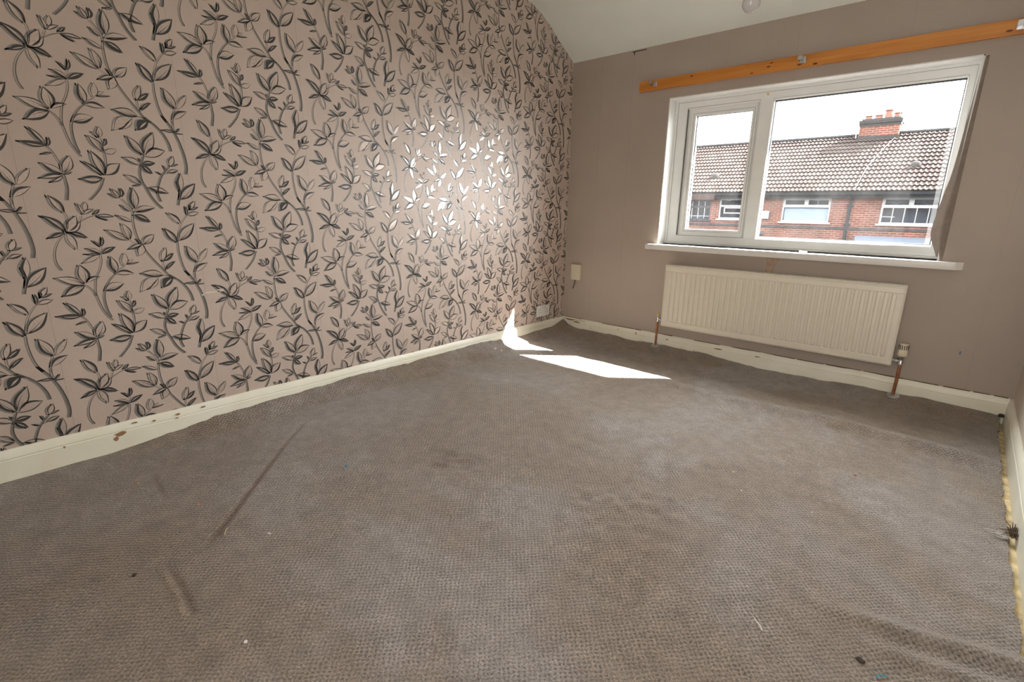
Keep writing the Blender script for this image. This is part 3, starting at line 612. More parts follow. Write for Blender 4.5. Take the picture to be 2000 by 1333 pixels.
sb = MB(); sp_ = [(0.118, 0.797), (-0.040, 0.797), (-0.0455, 0.794), (-0.047, 0.788), (-0.047, 0.764), (-0.043, 0.757), (0.0, 0.757), (0.0, 0.77), (0.118, 0.77)]
sb.extrude_x([(y, z) for y, z in sp_ if True], OX0+0.004, OX1-0.004); 
sb.extrude_x([(0.0, 0.797), (-0.040, 0.797), (-0.0455, 0.794), (-0.047, 0.788), (-0.047, 0.764), (-0.043, 0.757), (0.0, 0.757)], 0.752, OX0+0.004)
n = 7; pr = [(0.0, 0.797), (-0.040, 0.797), (-0.0455, 0.794), (-0.047, 0.788), (-0.047, 0.764), (-0.043, 0.757), (0.0, 0.757)]
sb.poly([(OX1-0.004, y, z) for y, z in pr]+[(2.535+y*0.7, y, z) for y, z in pr], [(i, (i+1) % n, n+(i+1) % n, n+i) for i in range(n)]+[tuple(range(n, 2*n))])
sb.build('window_sill', M['sillpaint'], win, label='white painted window sill', smooth=35)
g = MB(); rectframe(g, OX0+0.019, OX1-0.019, OZ0+0.014, OZ1-0.019, (0.0016,)*4, FY-0.0012, FY+0.002); g.build('gasket_shade_line', M['shade_line'], win)  # grey strip painted as the shade beside the trim bead
g = MB(); rectframe(g, 0.954, 1.360, 0.891, 1.688, (0.0016,)*4, FY+0.0098, FY+0.014); g.build('gasket_shade_line', M['shade_line'], sash)  # grey strip painted as the shade of the sash moulding
g = MB(); rectframe(g, 1.4655, 2.385, 0.8655, 1.723, (0.0014,)*4, FY-0.0014, FY+0.004); g.build('gasket_shade_line', M['shade_line'], win)  # grey strip painted as the shade round the fixed pane's bead
# wallpaper hanging loose over the right-hand reveal edge
def peel():
    Z = [0.799, 0.803, 0.82, 0.85, 0.875, 0.905, 0.93, 0.96, 0.99, 1.024, 1.06, 1.09, 1.13, 1.165, 1.21, 1.27, 1.33, 1.43, 1.52, 1.65, 1.778]
    XL = [2.440, 2.436, 2.417, 2.404, 2.393, 2.381, 2.373, 2.372, 2.374, 2.378, 2.381, 2.384, 2.390, 2.394, 2.402, 2.407, 2.410, 2.414, 2.418, 2.423, 2.427]
    pts = []; q = []; nu = 14
    for z, xl in zip(Z, XL):
        w = 2.447-xl; k = min(1.0, w/0.07)
        for i in range(nu+1):
            u = i/nu
            if u <= 0.72:                                   # the face turned to the room
                t = u/0.72; x = 2.447-w*t; y = -0.0015-0.006*k*math.sin(math.pi*min(1, t*1.5))+0.024*k*t*t
            else:                                           # folded back towards the frame
                t = (u-0.72)/0.28; x = xl+0.022*k*t*t+0.004*t; y = 0.0225*k-0.0015+0.05*t*k+0.004*t
            pts.append((x, y, z))
    for j in range(len(Z)-1):
        for i in range(nu): a = j*(nu+1)+i; q.append((a, a+1, a+nu+2, a+nu+1))
    m = MB().poly(pts, q); bmesh.ops.solidify(m.bm, geom=m.bm.faces[:], thickness=0.0006)
    m.build('peeling_wallpaper', M['backing'], wf, smooth=60, label='loose wallpaper curling off the reveal edge')
peel()
ct = empty('window_key', (1.79, -0.012, 0.797), 'small white window catch left lying on the sill', 'window catch')
MB().obox(Matrix.Translation((1.79, -0.012, 0.8025)) @ Matrix.Rotation(0.25, 4, 'Z'), 0.045, 0.016, 0.010, 0.003).build('lever', M['plastic'], ct)
MB().lathe([(0, 0), (0.008, 0), (0.008, 0.010), (0.006, 0.013), (0, 0.0135)], (1.778, -0.014, 0.797), (0, 0, 1), 14).build('boss', M['plastic'], ct, smooth=40)

# the eaves of this house, above the window outside
ev = MB(); ev.box(-20.0, 11.0, 0.30, 0.42, 1.875, 1.90); ev.build('trim_1', M['upvc'], kind='structure', label='white soffit board above the window outside')
gt = MB(); gt.extrude_x([(0.385+0.058*math.cos(a), 1.862+0.058*math.sin(a)) for a in np.linspace(math.pi, 2*math.pi, 11)], -20.0, 11.0); gt.build('trim_2', M['gutter'], kind='structure', label='black gutter along the eaves above the window outside')
# ================================================================ things in the room
# pine batten with curtain brackets
bt = empty('curtain_batten', (1.63, -0.009, 1.844), 'varnished orange pine batten screwed above the window with metal curtain brackets', 'batten')
b = MB(); b.box(0.594, 2.70, -0.018, 0.0, 1.846, 1.914, 0.002); b.build('board', M['pine'], bt)
def bracket(x, z, w):
    m = MB(); m.box(x-0.016, x+0.016, -0.0205, -0.018, z-0.013, z+0.019, 0.0006, 1)
    br = m.build('bracket', M['zinc'], bt)
    m = MB(); m.box(x-w, x-w+0.022, -0.060, -0.0205, z-0.004, z-0.001); m.box(x-w, x-w+0.022, -0.062, -0.059, z-0.004, z+0.018); m.box(x-w-0.001, x-w+0.0015, -0.060, -0.0205, z-0.004, z+0.015)
    m.build('hook_arm', M['chrome'], br)
    m = MB(); m.obox(Matrix.Translation((x+0.012, -0.026, z-0.004)) @ Matrix.Rotation(0.1, 4, 'X'), 0.013, 0.010, 0.026, 0.002)
    m.build('clip', M['zinc'], br)
    MB().lathe([(0, 0), (0.004, 0), (0.0035, 0.002), (0, 0.0025)], (x+0.001, -0.0205, z+0.011), (0, -1, 0), 12).build('screw', M['chrome'], br)
for x, z, w in ((0.715, 1.884, 0.028), (1.633, 1.883, 0.016), (2.535, 1.878, 0.014)): bracket(x, z, w)

# radiator
rd = empty('radiator', (1.636, -0.04, 0.205), 'long cream ribbed panel radiator on the wall under the window', 'radiator')
RX0, RX1, RZ0, RZ1, RF = 0.940, 2.333, 0.205, 0.657, -0.078
def rad_panel():
    nr = 38; marg = 0.030; w = (RX1-RX0-2*marg)/nr
    xs = [RX0, RX0+0.006, RX0+0.012, RX0+marg*0.7]
    for k in range(nr):
        for t in (0.0, 0.16, 0.30, 0.5, 0.70, 0.84): xs.append(RX0+marg+w*(k+t))
    xs += [RX1-marg, RX1-marg*0.7, RX1-0.012, RX1-0.006, RX1]
    def rib(x):
        t = (x-RX0-marg)/w
        if t < 0 or t > nr: return 0
        t = t % 1.0; return float(np.interp(t, [0, .16, .30, .70, .84, 1], [0, 0.1, 1, 1, 0.1, 0]))
    zs = [RZ0, RZ0+0.004, RZ0+0.012, RZ0+0.014, RZ0+0.040, RZ0+0.044, RZ0+0.052, RZ0+0.060, RZ1-0.062, RZ1-0.052, RZ1-0.044, RZ1-0.040, RZ1-0.014, RZ1-0.012, RZ1-0.004, RZ1]
    amp = [0, 0, 0, 0, 0, .25, .8, 1, 1, .8, .25, 0, 0, 0, 0, 0]
    ed = [0.012, 0.004, 0.0005, 0.0025, 0, 0, 0, 0, 0, 0, 0, 0, 0.0025, 0.0005, 0.004, 0.012]
    pts = []; q = []; n = len(xs)
    for z, a, e in zip(zs, amp, ed):
        for i, x in enumerate(xs):
            xe = max(0, 0.010-min(x-RX0, RX1-x))*0.9
            pts.append((x, RF+max(e, xe)+0.006-0.0105*rib(x)*a if a else RF+max(e, xe)+0.001, z))
    for j in range(len(zs)-1):
        for i in range(n-1): k = j*n+i; q.append((k, k+1, k+n+1, k+n))
    m = MB().poly(pts, q); m.build('front_panel', M['radpaint'], rd, smooth=30)
rad_panel()
m = MB(); m.box(RX0+0.003, RX1-0.003, -0.028, -0.020, RZ0+0.006, RZ1-0.006, 0.003); m.build('back_panel', M['radpaint'], rd)
m = MB(); m.box(RX0+0.001, RX0+0.004, RF+0.008, -0.022, RZ0+0.004, RZ1+0.002, 0.001, 1); m.build('side_panel', M['radpaint'], rd)
m = MB(); m.box(RX1-0.004, RX1-0.001, RF+0.008, -0.022, RZ0+0.004, RZ1+0.002, 0.001, 1); m.build('side_panel', M['radpaint'], rd)
m = MB(); m.box(RX0+0.002, RX1-0.002, RF+0.004, RF+0.010, RZ1-0.002, RZ1+0.003); m.box(RX0+0.002, RX1-0.002, -0.028, -0.022, RZ1-0.002, RZ1+0.003)
k = 0; x = RX0+0.012
while x < RX1-0.01:
    m.box(x, x+0.004, RF+0.010, -0.028, RZ1-0.002, RZ1+0.002); x += 0.012
m.build('top_grille', M['radpaint'], rd)
for x in (1.15, 2.12):
    m = MB(); m.box(x-0.02, x+0.02, -0.022, -0.0006, RZ0+0.02, RZ1-0.03, 0.002); m.build('wall_bracket', M['zinc'], rd)
# lockshield valve on the left
vx, vy = 0.906, -0.050
m = MB(); m.tube([(vx-0.001, vy, 0.235), (vx, vy, 0.12), (vx+0.001, vy-0.001, 0.03)], 0.0078, 14); m.build('copper_pipe', M['copper'], rd, smooth=40, label='copper pipe down to the floor')
m = MB(); m.lathe([(0, 0), (0.0105, 0), (0.0115, 0.004), (0.0115, 0.014), (0.009, 0.018), (0.0095, 0.034), (0.008, 0.040), (0, 0.040)], (vx, vy, 0.226), (0, 0, 1), 16)
m.lathe([(0, 0), (0.0065, 0), (0.0065, 0.012), (0.011, 0.014), (0.011, 0.026), (0.007, 0.028), (0.007, 0.046), (0, 0.046)], (vx, vy, 0.250), (1, 0, 0), 6)
vb = m.build('valve_body', M['chrome'], rd, smooth=40)
m = MB(); m.lathe([(0, 0), (0.0085, 0), (0.0080, 0.026), (0.0065, 0.030), (0, 0.0305)], (vx, vy, 0.264), (0, 0, 1), 16); m.build('valve_cap', M['yellowcap'], rd, smooth=40, label='yellowed lockshield cap')
# thermostatic valve on the right
tx, ty = 2.372, -0.052
m = MB(); m.tube([(tx, ty, 0.225), (tx-0.001, ty, 0.12), (tx-0.003, ty, 0.028)], 0.0085, 14); m.build('copper_pipe', M['copper'], rd, smooth=40, label='copper pipe down to the floor')
m = MB(); m.lathe([(0, 0), (0.012, 0), (0.0125, 0.004), (0.0125, 0.018), (0.010, 0.022), (0.0105, 0.042), (0.014, 0.046), (0.0145, 0.053), (0, 0.053)], (tx, ty, 0.214), (0, 0, 1), 18)
m.lathe([(0, 0), (0.007, 0), (0.007, 0.010), (0.012, 0.012), (0.012, 0.026), (0.008, 0.028), (0.008, 0.042), (0, 0.042)], (tx, ty, 0.240), (-1, 0, 0), 6)
m.build('valve_body', M['chrome'], rd, smooth=40)
hd = MB(); hd.lathe([(0, 0), (0.022, 0), (0.0245, 0.004), (0.0240, 0.020), (0.0225, 0.034), (0.0215, 0.066), (0.019, 0.072), (0.010, 0.0735), (0, 0.0735)], (tx, ty-0.001, 0.268), (0, 0, 1), 24)
hd = hd.build('thermostat_head', M['creamplastic'], rd, smooth=40)
for k in range(14):
    a = 2*math.pi*k/14; c, s_ = math.cos(a), math.sin(a)
    Mx = Matrix.Translation((tx+0.0216*c, ty-0.001+0.0216*s_, 0.320)) @ Matrix.Rotation(a, 4, 'Z')
    MB().obox(Mx, 0.0024, 0.0036, 0.026).build('slot', M['dark'], hd)
for (px, py) in ((vx, vy), (tx, ty)):
    m = MB(); z = cz(px, py)+0.001
    m.lathe([(0.010, -0.02), (0.030, -0.020), (0.030, 0.001), (0.027, 0.003), (0.010, 0.004)], (px, py-0.004, z), (0.05, -0.35, 1), 16); m.build('floor_collar', M['zinc'], rd, smooth=40, label='metal pipe collar at the floor')

# junction box with a stub of cable
jb = empty('junction_box', (0.123, -0.014, 0.459), 'cream plastic box on the far wall near the corner', 'junction box')
MB().box(0.080, 0.169, -0.007, 0.0, 0.461, 0.587, 0.002).build('back_plate', M['creamplastic'], jb)
MB().box(0.077, 0.171, -0.026, -0.006, 0.459, 0.589, 0.005, 3).build('cover', M['creamplastic'], jb, smooth=40)
for (x, z) in ((0.140, 0.476), (0.100, 0.478)): MB().lathe([(0, 0), (0.003, 0), (0.0028, 0.001), (0, 0.0012)], (x, -0.026, z), (0, -1, 0), 10).build('screw', M['zinc'], jb)
MB().tube([(0.113, -0.008, 0.462), (0.112, -0.010, 0.440), (0.106, -0.012, 0.415), (0.099, -0.010, 0.398), (0.093, -0.008, 0.382)], 0.0032, 8).build('cable', M['cable'], jb, smooth=40, label='short dark cable hanging beneath')

# double wall socket
sk = empty('wall_socket', (0.006, -0.296, 0.171), 'white double power socket on the leaf wallpaper near the corner', 'socket')
MB().box(0.0, 0.010, -0.379, -0.213, 0.171, 0.262, 0.004, 3).build('face_plate', M['plastic'], sk, smooth=40)
for yc in (-0.338, -0.254):
    MB().obox(Matrix.Translation((0.0108, yc+(0.026 if yc < -0.3 else -0.026), 0.240)) @ Matrix.Rotation(0.06, 4, 'Y'), 0.005, 0.011, 0.018, 0.001).build('switch_rocker', M['plastic'], sk)
    for (dy, dz, w, h) in ((0.0, 0.228, 0.004, 0.008), (-0.011, 0.206, 0.0063, 0.004), (0.011, 0.206, 0.0063, 0.004)):
        MB().box(0.0085, 0.0103, yc+dy-w/2, yc+dy+w/2, dz-h/2, dz+h/2).build('pin_hole', M['dark'], sk)
for yc in (-0.356, -0.236): MB().lathe([(0, 0), (0.003, 0), (0.0028, 0.0008), (0, 0.001)], (0.010, yc, 0.216), (1, 0, 0), 10).build('screw', M['zinc'], sk)

# pendant lamp, only the bottom of its bulb reaches into view
bx, by, bz = 1.762, -1.303, 1.797
pn = empty('pendant_lamp', (bx, by, 2.428), 'bare unlit bulb on a cord from the white ceiling', 'lamp')
MB().lathe([(0, 0), (0.045, 0), (0.044, -0.010), (0.030, -0.022), (0.012, -0.028), (0, -0.028)], (bx, by, 2.426), (0, 0, 1), 24).build('ceiling_rose', M['plastic'], pn, smooth=40)
MB().tube([(bx, by, 2.40), (bx+0.001, by, 2.15), (bx, by, 1.93)], 0.0032, 8).build('cord', M['plastic'], pn, smooth=40)
MB().lathe([(0, 0), (0.017, 0), (0.019, 0.012), (0.018, 0.042), (0.010, 0.058), (0.005, 0.066), (0, 0.066)], (bx, by, 1.868), (0, 0, 1), 20).build('lamp_holder', M['plastic'], pn, smooth=40)
pr = [(0, -0.0322)]+[(0.0322*math.cos(a), 0.0322*math.sin(a)) for a in np.linspace(-1.4, 0.55, 12)]+[(0.020, 0.040), (0.0145, 0.060), (0.0135, 0.080), (0, 0.080)]
MB().lathe(pr, (bx, by, bz), (0, 0, 1), 24).build('bulb', M['bulb'], pn, smooth=50)

# ---------------------------------------------------------------- litter on the carpet
def flake(name, x, y, r, mat, label, cat, h=0.003, lay=1.0, rot=0.0, n=8):
    z = cz(x, y)+0.0005; p = []
    for k in range(n):
        a = 2*math.pi*k/n; rr = r*(0.7+0.5*RNG.random()); u, v = rr*math.cos(a)*lay, rr*math.sin(a)
        p.append((x+u*math.cos(rot)-v*math.sin(rot), y+u*math.sin(rot)+v*math.cos(rot)))
    P = [(a, b, z) for a, b in p]+[(a*0.75+x*0.25, b*0.75+y*0.25, z+h*(0.7+0.6*RNG.random())) for a, b in p]
    q = [tuple(range(n)), tuple(range(n, 2*n))]+[(k, (k+1) % n, n+(k+1) % n, n+k) for k in range(n)]
    return tag(MB().poly(P, q).build(name, mat), label, cat)
def sprig(name, pts, r, mat, label, cat):
    P = [(x, y, cz(x, y)+r+0.001+dz) for x, y, dz in pts]
    return tag(MB().tube(P, r, 6).build(name, mat, smooth=40), label, cat)
white = simple('white_scrap', (0.75, 0.73, 0.70), 0.7); blue = simple('blue_scrap', (0.03, 0.30, 0.42), 0.6); straw = simple('pale_straw', (0.56, 0.45, 0.30), 0.8)
orange = simple('orange_crumb', (0.55, 0.27, 0.12), 0.8); soil = simple('dark_crumb', (0.045, 0.032, 0.025), 0.9); red = simple('red_fleck', (0.40, 0.05, 0.04), 0.7); fluff = simple('brown_fluff', (0.15, 0.105, 0.075), 0.95); wool = simple('pale_wool', (0.55, 0.53, 0.50), 0.9)
flake('paper_scrap', 0.090, -0.955, 0.013, white, 'white scrap on the carpet near the sunlit skirting', 'scrap', 0.010)
flake('paper_scrap', 0.115, -0.915, 0.008, white, 'smaller white scrap beside the sunlit skirting', 'scrap', 0.005)
flake('plastic_fleck', 0.820, -2.581, 0.0055, blue, 'bright blue fleck on the middle of the carpet', 'fleck', 0.004)
sprig('blue_thread', [(2.566, -2.255, 0), (2.570, -2.246, 0.003), (2.577, -2.240, 0.001), (2.585, -2.234, 0)], 0.0014, blue, 'short blue thread by the right front of the carpet', 'thread')
sprig('wood_splinter', [(1.690, -0.820, 0), (1.698, -0.837, 0.002), (1.709, -0.852, 0)], 0.0022, straw, 'pale splinter lying near the sunlit strip', 'splinter')
sprig('pale_thread', [(2.305, -2.270, 0), (2.312, -2.281, 0.004), (2.322, -2.286, 0.002), (2.331, -2.296, 0)], 0.0016, white, 'white thread lying left of the front carpet rucks', 'thread')
flake('dirt_crumb', 0.945, -3.322, 0.0065, soil, 'dark crumb beside the short carpet ridge', 'crumb', 0.005)
flake('dirt_crumb', 2.531, -2.225, 0.009, soil, 'dark crumb near the blue thread', 'crumb', 0.004)
flake('orange_crumb', 0.686, -3.082, 0.0042, orange, 'orange crumb left of the long carpet crease', 'crumb', 0.004)
flake('orange_crumb', 1.440, -2.140, 0.0042, orange, 'orange crumb in the middle of the carpet', 'crumb', 0.003)
flake('orange_crumb', 2.090, -1.245, 0.0045, orange, 'orange crumb in front of the radiator', 'crumb', 0.003)
flake('red_fleck', 2.368, -1.207, 0.0045, red, 'tiny red fleck in front of the thermostatic valve', 'fleck', 0.003, 1.6)
flake('white_fleck', 2.067, -1.646, 0.0032, white, 'white fleck on the right half of the carpet', 'fleck', 0.003)
flake('white_fleck', 1.414, -3.196, 0.0050, white, 'white fleck on the carpet nearest the viewer', 'fleck', 0.003)
sprig('straw_stalk', [(0.905, -3.062, 0), (0.919, -3.071, 0.002), (0.936, -3.080, 0)], 0.0012, straw, 'thin pale stalk between the two carpet creases', 'stalk')
flake('white_fleck', 2.30, -1.62, 0.0035, white, 'white fleck on the carpet level with the brown fluff', 'fleck', 0.003)
flake('straw_bit', 1.995, -1.52, 0.004, straw, 'pale straw-coloured crumb left of the brown fluff', 'crumb', 0.003, 1.8, 0.6)
flake('orange_crumb', 0.37, -3.19, 0.005, orange, 'orange crumb on the carpet by the chipped skirting', 'crumb', 0.004)
flake('white_fleck', 1.03, -2.98, 0.0028, white, 'slim white fleck right of the long carpet crease', 'fleck', 0.003, 2.4, 0.8)
def tuft():
    e = empty('carpet_fluff', (2.834, -1.322, cz(2.80, -1.322)), 'ball of brown carpet fluff with pale wisps by the right skirting', 'fluff')
    m = MB()
    for k in range(70):
        a = 2*math.pi*RNG.random(); r0 = 0.004*RNG.random(); l = 0.014+0.022*RNG.random(); ph = RNG.random()*1.2
        x, y, z = 2.822+0.012*(RNG.random()-0.5), -1.322+0.040*(RNG.random()-0.5), 0.012+0.012*RNG.random(); d = (math.cos(a)*math.cos(ph), math.sin(a)*math.cos(ph), math.sin(ph))
        P = [(min(x+d[0]*l*t, 2.829), y+d[1]*l*t*1.3, max(z+d[2]*l*t*0.9+0.004*math.sin(3*t+k), 0.004)) for t in (0, .33, .66, 1)]
        m.tube(P, [0.0016, 0.0017, 0.0014, 0.0005], 5)
    m.build('fluff_strands', fluff, e, kind='stuff')
    m = MB()
    for k in range(9):
        y0 = -1.335+0.030*(RNG.random()-0.5); l = 0.03+0.035*RNG.random(); a = math.pi+0.5*(RNG.random()-0.5); zz = cz(2.79, y0)+0.004
        m.tube([(2.812+math.cos(a)*l*t, y0+math.sin(a)*l*t+0.004*math.sin(5*t+k), zz+0.005*math.sin(2*t+k)**2) for t in (0, .25, .5, .75, 1)], [0.0018, 0.0018, 0.0015, 0.001, 0.0004], 5)
    m.build('wool_wisps', wool, e, kind='stuff', label='pale wispy threads')
tuft()
flake('rubble_chip', 2.818, -0.035, 0.014, soil, 'dark chip of debris in the far right corner by the skirting', 'debris', 0.014)
# ================================================================ across the street
HX, HY, HZ = -0.346, 0.476, -0.14
FYH = 18.0+HY; GZ = -2.75
MB().box(-40, 40, 3.0, FYH-4.2, GZ-0.3, GZ-0.12).build('street', M['asphalt'], kind='structure')
MB().box(-40, 40, 0.3, 3.0, GZ-0.3, GZ).build('pavement_near', M['paving'], kind='structure')
MB().box(-40, 40, FYH-4.2, FYH+9, GZ-0.3, GZ).build('pavement_far', M['paving'], kind='structure')
EZ, EY = 1.93+HZ, 17.68+HY; RZ, RY = 4.19+HZ, 21.3+HY
PITCH = math.atan2(RZ-EZ, RY-EY); SL = math.hypot(RZ-EZ, RY-EY)
def tile_mesh(w, g):
    """double-roll tile: a thin shell whose raised lower edge stands clear of the tile below"""
    xs = np.linspace(0, 1, 15); q = []
    def prof(t):
        u = (t*2) % 1.0
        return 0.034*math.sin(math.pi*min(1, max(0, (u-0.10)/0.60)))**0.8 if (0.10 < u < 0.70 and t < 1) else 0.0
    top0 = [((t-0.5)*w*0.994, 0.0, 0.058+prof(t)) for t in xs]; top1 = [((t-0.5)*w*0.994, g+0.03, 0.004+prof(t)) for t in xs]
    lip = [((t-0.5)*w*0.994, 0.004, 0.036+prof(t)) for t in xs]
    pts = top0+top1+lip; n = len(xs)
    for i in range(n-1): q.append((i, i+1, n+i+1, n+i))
    m = MB(); m.poly(pts, q); m.m = 1; m.poly(top0+lip, [(n+i, n+i+1, i+1, i) for i in range(n-1)]); bmesh.ops.recalc_face_normals(m.bm, faces=m.bm.faces[:])  # lips get the painted shade colour
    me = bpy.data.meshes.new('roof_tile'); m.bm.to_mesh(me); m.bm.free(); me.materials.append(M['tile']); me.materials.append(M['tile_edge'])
    return me
TW, NR = 0.286, 15
TILE = tile_mesh(TW, SL/NR)
def wall_with_holes(mb, x0, x1, z0, z1, holes, y0, y1):
    """brick skin broken by rectangular openings (x0,x1,z0,z1), side by side along x"""
    cur = x0
    for (a, b, c, d) in sorted(holes):
        mb.box(cur, a, y0, y1, z0, z1); mb.box(a, b, y0, y1, z0, c); mb.box(a, b, y0, y1, d, z1); cur = b
    mb.box(cur, x1, y0, y1, z0, z1)
def house_window(house, x0, x1, z0, z1, frame, kind):
    y = FYH+0.035; m = MB(); rectframe(m, x0, x1, z0, z1, (0.06, 0.06, 0.06, 0.06), y, y+0.06, 0.01)
    tz = z1-(z1-z0)*0.36
    m.box(x0+0.05, x1-0.05, y+0.004, y+0.055, tz-0.035, tz+0.035)
    if kind in ('blind', 'lead'): m.box((x0+x1)/2-0.04, (x0+x1)/2+0.04, y+0.003, y+0.055, tz, z1-0.05)
    if kind == 'tilt': rectframe(m, x0+0.20, x1-0.05, z0+0.22, tz-0.05, (0.045, 0.045, 0.045, 0.045), y-0.01, y+0.03, 0.0)
    w = m.build('window', frame, house, label={'dark': 'dark framed window with white glazing bars', 'tilt': 'small white framed window', 'blind': 'white framed window with a white blind', 'lead': 'white framed window with leaded top lights'}[kind])
    mx = (x0+x1)/2
    def pane(a, b, c, d): MB().box(a, b, y+0.030, y+0.036, c, d).build('pane', M['farglass'], w)
    if kind in ('blind', 'lead'):
        pane(x0+0.05, mx-0.03, tz+0.03, z1-0.05); pane(mx+0.03, x1-0.05, tz+0.03, z1-0.05)
        for (a, b) in ((x0+0.06, mx-0.04), (mx+0.04, x1-0.06)):
            f = MB(); rectframe(f, a, b, tz+0.035, z1-0.06, (0.03,)*4, y-0.004, y+0.03, 0.006); f.build('top_light_frame', frame, w)
    else: pane(x0+0.05, x1-0.05, tz+0.03, z1-0.05)
    pane(x0+0.05, x1-0.05, z0+0.05, tz-0.03)
    if kind == 'blind':
        n = 14
        for k in range(n):
            zz = z0+0.08+(tz-z0-0.13)*k/n
            MB().obox(Matrix.Translation((mx, y+0.10, zz)) @ Matrix.Rotation(0.9, 4, 'X'), x1-x0-0.14, 0.045, 0.004).build('blind_slat', M['blind'], w)
        MB().box(mx+0.35, mx+0.38, y+0.09, y+0.11, tz, z1-0.06).build('curtain_rail_stay', M['whitebox'], w)
    if kind == 'dark':
        for k in range(1, 4): xx = x0+(x1-x0)*k/4; MB().box(xx-0.014, xx+0.014, y+0.022, y+0.030, z0+0.06, z1-0.06).build('glazing_bar', M['whiteframe'], w)
        for (zz) in (z0+0.16,): MB().box(x0+0.06, x1-0.06, y+0.024, y+0.030, zz-0.010, zz+0.010).build('glazing_bar', M['whiteframe'], w)
    if kind == 'lead':
        for k in range(1, 5): xx = x0+(x1-x0)*k/5+0.02; MB().box(xx-0.013, xx+0.013, y+0.022, y+0.030, z0+0.06, tz-0.03).build('glazing_bar', M['whiteframe'], w)
        MB().box(x0+0.06, x0+0.42, y+0.024, y+0.030, z0+0.24, z0+0.262).build('glazing_bar', M['whiteframe'], w)
        for cx in ((x0+mx)/2, (x1+mx)/2):
            zc = (tz+z1)/2-0.01; dm = MB()
            for (ax, az, bx_, bz_) in ((-.11, 0, 0, .07), (0, .07, .11, 0), (.11, 0, 0, -.07), (0, -.07, -.11, 0), (-.3, 0, -.11, 0), (.11, 0, .3, 0)):
                dm.tube([(cx+ax, y+0.026, zc+az), (cx+bx_, y+0.026, zc+bz_)], 0.007, 5)
            dm.build('lead_came', M['lead'], w)
    MB().box(x0-0.07, x1+0.07, FYH-0.05, FYH+0.05, z0-0.05, z0).build('window_sill', frame, house)
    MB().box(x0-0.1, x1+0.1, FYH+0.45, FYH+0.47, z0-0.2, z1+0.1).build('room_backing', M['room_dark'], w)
def house(x0, x1, label, wins, joined=False):
    x0 += 0.003; x1 -= 0.003
    h = empty('terraced_house', ((x0+x1)/2, FYH, GZ), label, 'house')
    m = MB(); wall_with_holes(m, x0, x1, GZ, EZ+0.02, [(a, b, c, d) for a, b, c, d, _, _ in wins], FYH, FYH+0.10); m.build('front_wall', M['brick'], h)
    m = MB(); m.box(x0, x1, 25.0, 25.1, GZ, EZ); m.build('rear_wall', M['brick'], h)
    m = MB(); dz = 0.035
    m.poly([(x0, EY+0.03, EZ-dz), (x1, EY+0.03, EZ-dz), (x1, RY, RZ-dz), (x0, RY, RZ-dz), (x0, 2*RY-EY, EZ-dz), (x1, 2*RY-EY, EZ-dz)], [(0, 1, 2, 3), (3, 2, 5, 4)]); m.build('roof_deck', M['soot'], h)
    for (a, b, c, d, fm, kd) in wins: house_window(h, a, b, c, d, fm, kd)
    nx = int(round((x1-x0)/TW)); w = (x1-x0)/nx; g = SL/NR
    if joined:                                   # houses out of the photograph's view: one tiled surface
        m = MB()
        for i in range(nx):
            for j in range(NR):
                T = Matrix.Translation((x0+(i+0.5)*w, EY+j*g*math.cos(PITCH), EZ+j*g*math.sin(PITCH))) @ Matrix.Rotation(PITCH, 4, 'X') @ Matrix.Diagonal((w/TW, 1, 1, 1))
                vs_ = [T @ v.co for v in TILE.vertices]
                bv = [m.bm.verts.new(p) for p in vs_]
                for p in TILE.polygons: f_ = m.bm.faces.new([bv[k] for k in p.vertices]); f_.material_index = p.material_index
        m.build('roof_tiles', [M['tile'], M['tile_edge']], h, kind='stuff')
    for i in range(nx if not joined else 0):
        for j in range(NR):
            s = j*g
            o = bpy.data.objects.new('roof_tile', TILE); COL.objects.link(o)
            o.rotation_euler = (PITCH+0.012*(RNG.random()-0.5), 0.012*(RNG.random()-0.5), 0.01*(RNG.random()-0.5)); o.scale = (w/TW, 1, 1)
            place(o, (x0+(i+0.5)*w, EY+s*math.cos(PITCH)-0.0, EZ+s*math.sin(PITCH)+0.003*RNG.random()), h)
    k = int((x1-x0)/0.45)
    for i in range(k):
        a = x0+(x1-x0)*i/k; b = x0+(x1-x0)*(i+1)/k
        m = MB(); m.extrude_x([(RY-0.13*math.cos(t), RZ-0.005+0.11*math.sin(t)) for t in np.linspace(0.1, math.pi-0.1, 8)], a+0.004, b-0.004); m.build('ridge_tile', M['ridge'], h)
    return h
def X_(v): return v+HX
def Z_(v): return v+HZ
hA = house(X_(-8.25), X_(-5.40), 'brick terraced house with a dark framed window, far end of the row', [(X_(-6.72), X_(-5.62), Z_(0.84), Z_(1.69), M['darkframe'], 'dark')])
hB = house(X_(-5.40), X_(-0.62), 'brick terraced house between the drainpipe and the brown soffit, white alarm box on its wall',
           [(X_(-5.27), X_(-4.00), Z_(0.90), Z_(1.72), M['whiteframe'], 'tilt'), (X_(-2.84), X_(-1.21), Z_(0.845), Z_(1.75), M['whiteframe'], 'blind')])
hC = house(X_(-0.62), X_(4.16), 'brick terraced house with leaded window lights, right of the black drainpipe', [(X_(0.32), X_(1.95), Z_(0.85), Z_(1.765), M['whiteframe'], 'lead')])
hD = house(X_(4.16), X_(8.94), 'brick terraced house next along from the leaded window house', [(X_(5.2), X_(6.9), Z_(0.85), Z_(1.765), M['whiteframe'], 'blind')], True)
hE = house(X_(8.94), X_(13.72), 'brick terraced house with a plain white window, last on the right of the row', [(X_(10.2), X_(11.6), Z_(0.85), Z_(1.765), M['whiteframe'], 'tilt')], True)
hZ = house(X_(-13.0), X_(-8.25), 'brick terraced house with a white blind, last on the left of the row', [(X_(-11.6), X_(-9.9), Z_(0.85), Z_(1.765), M['whiteframe'], 'blind')], True)
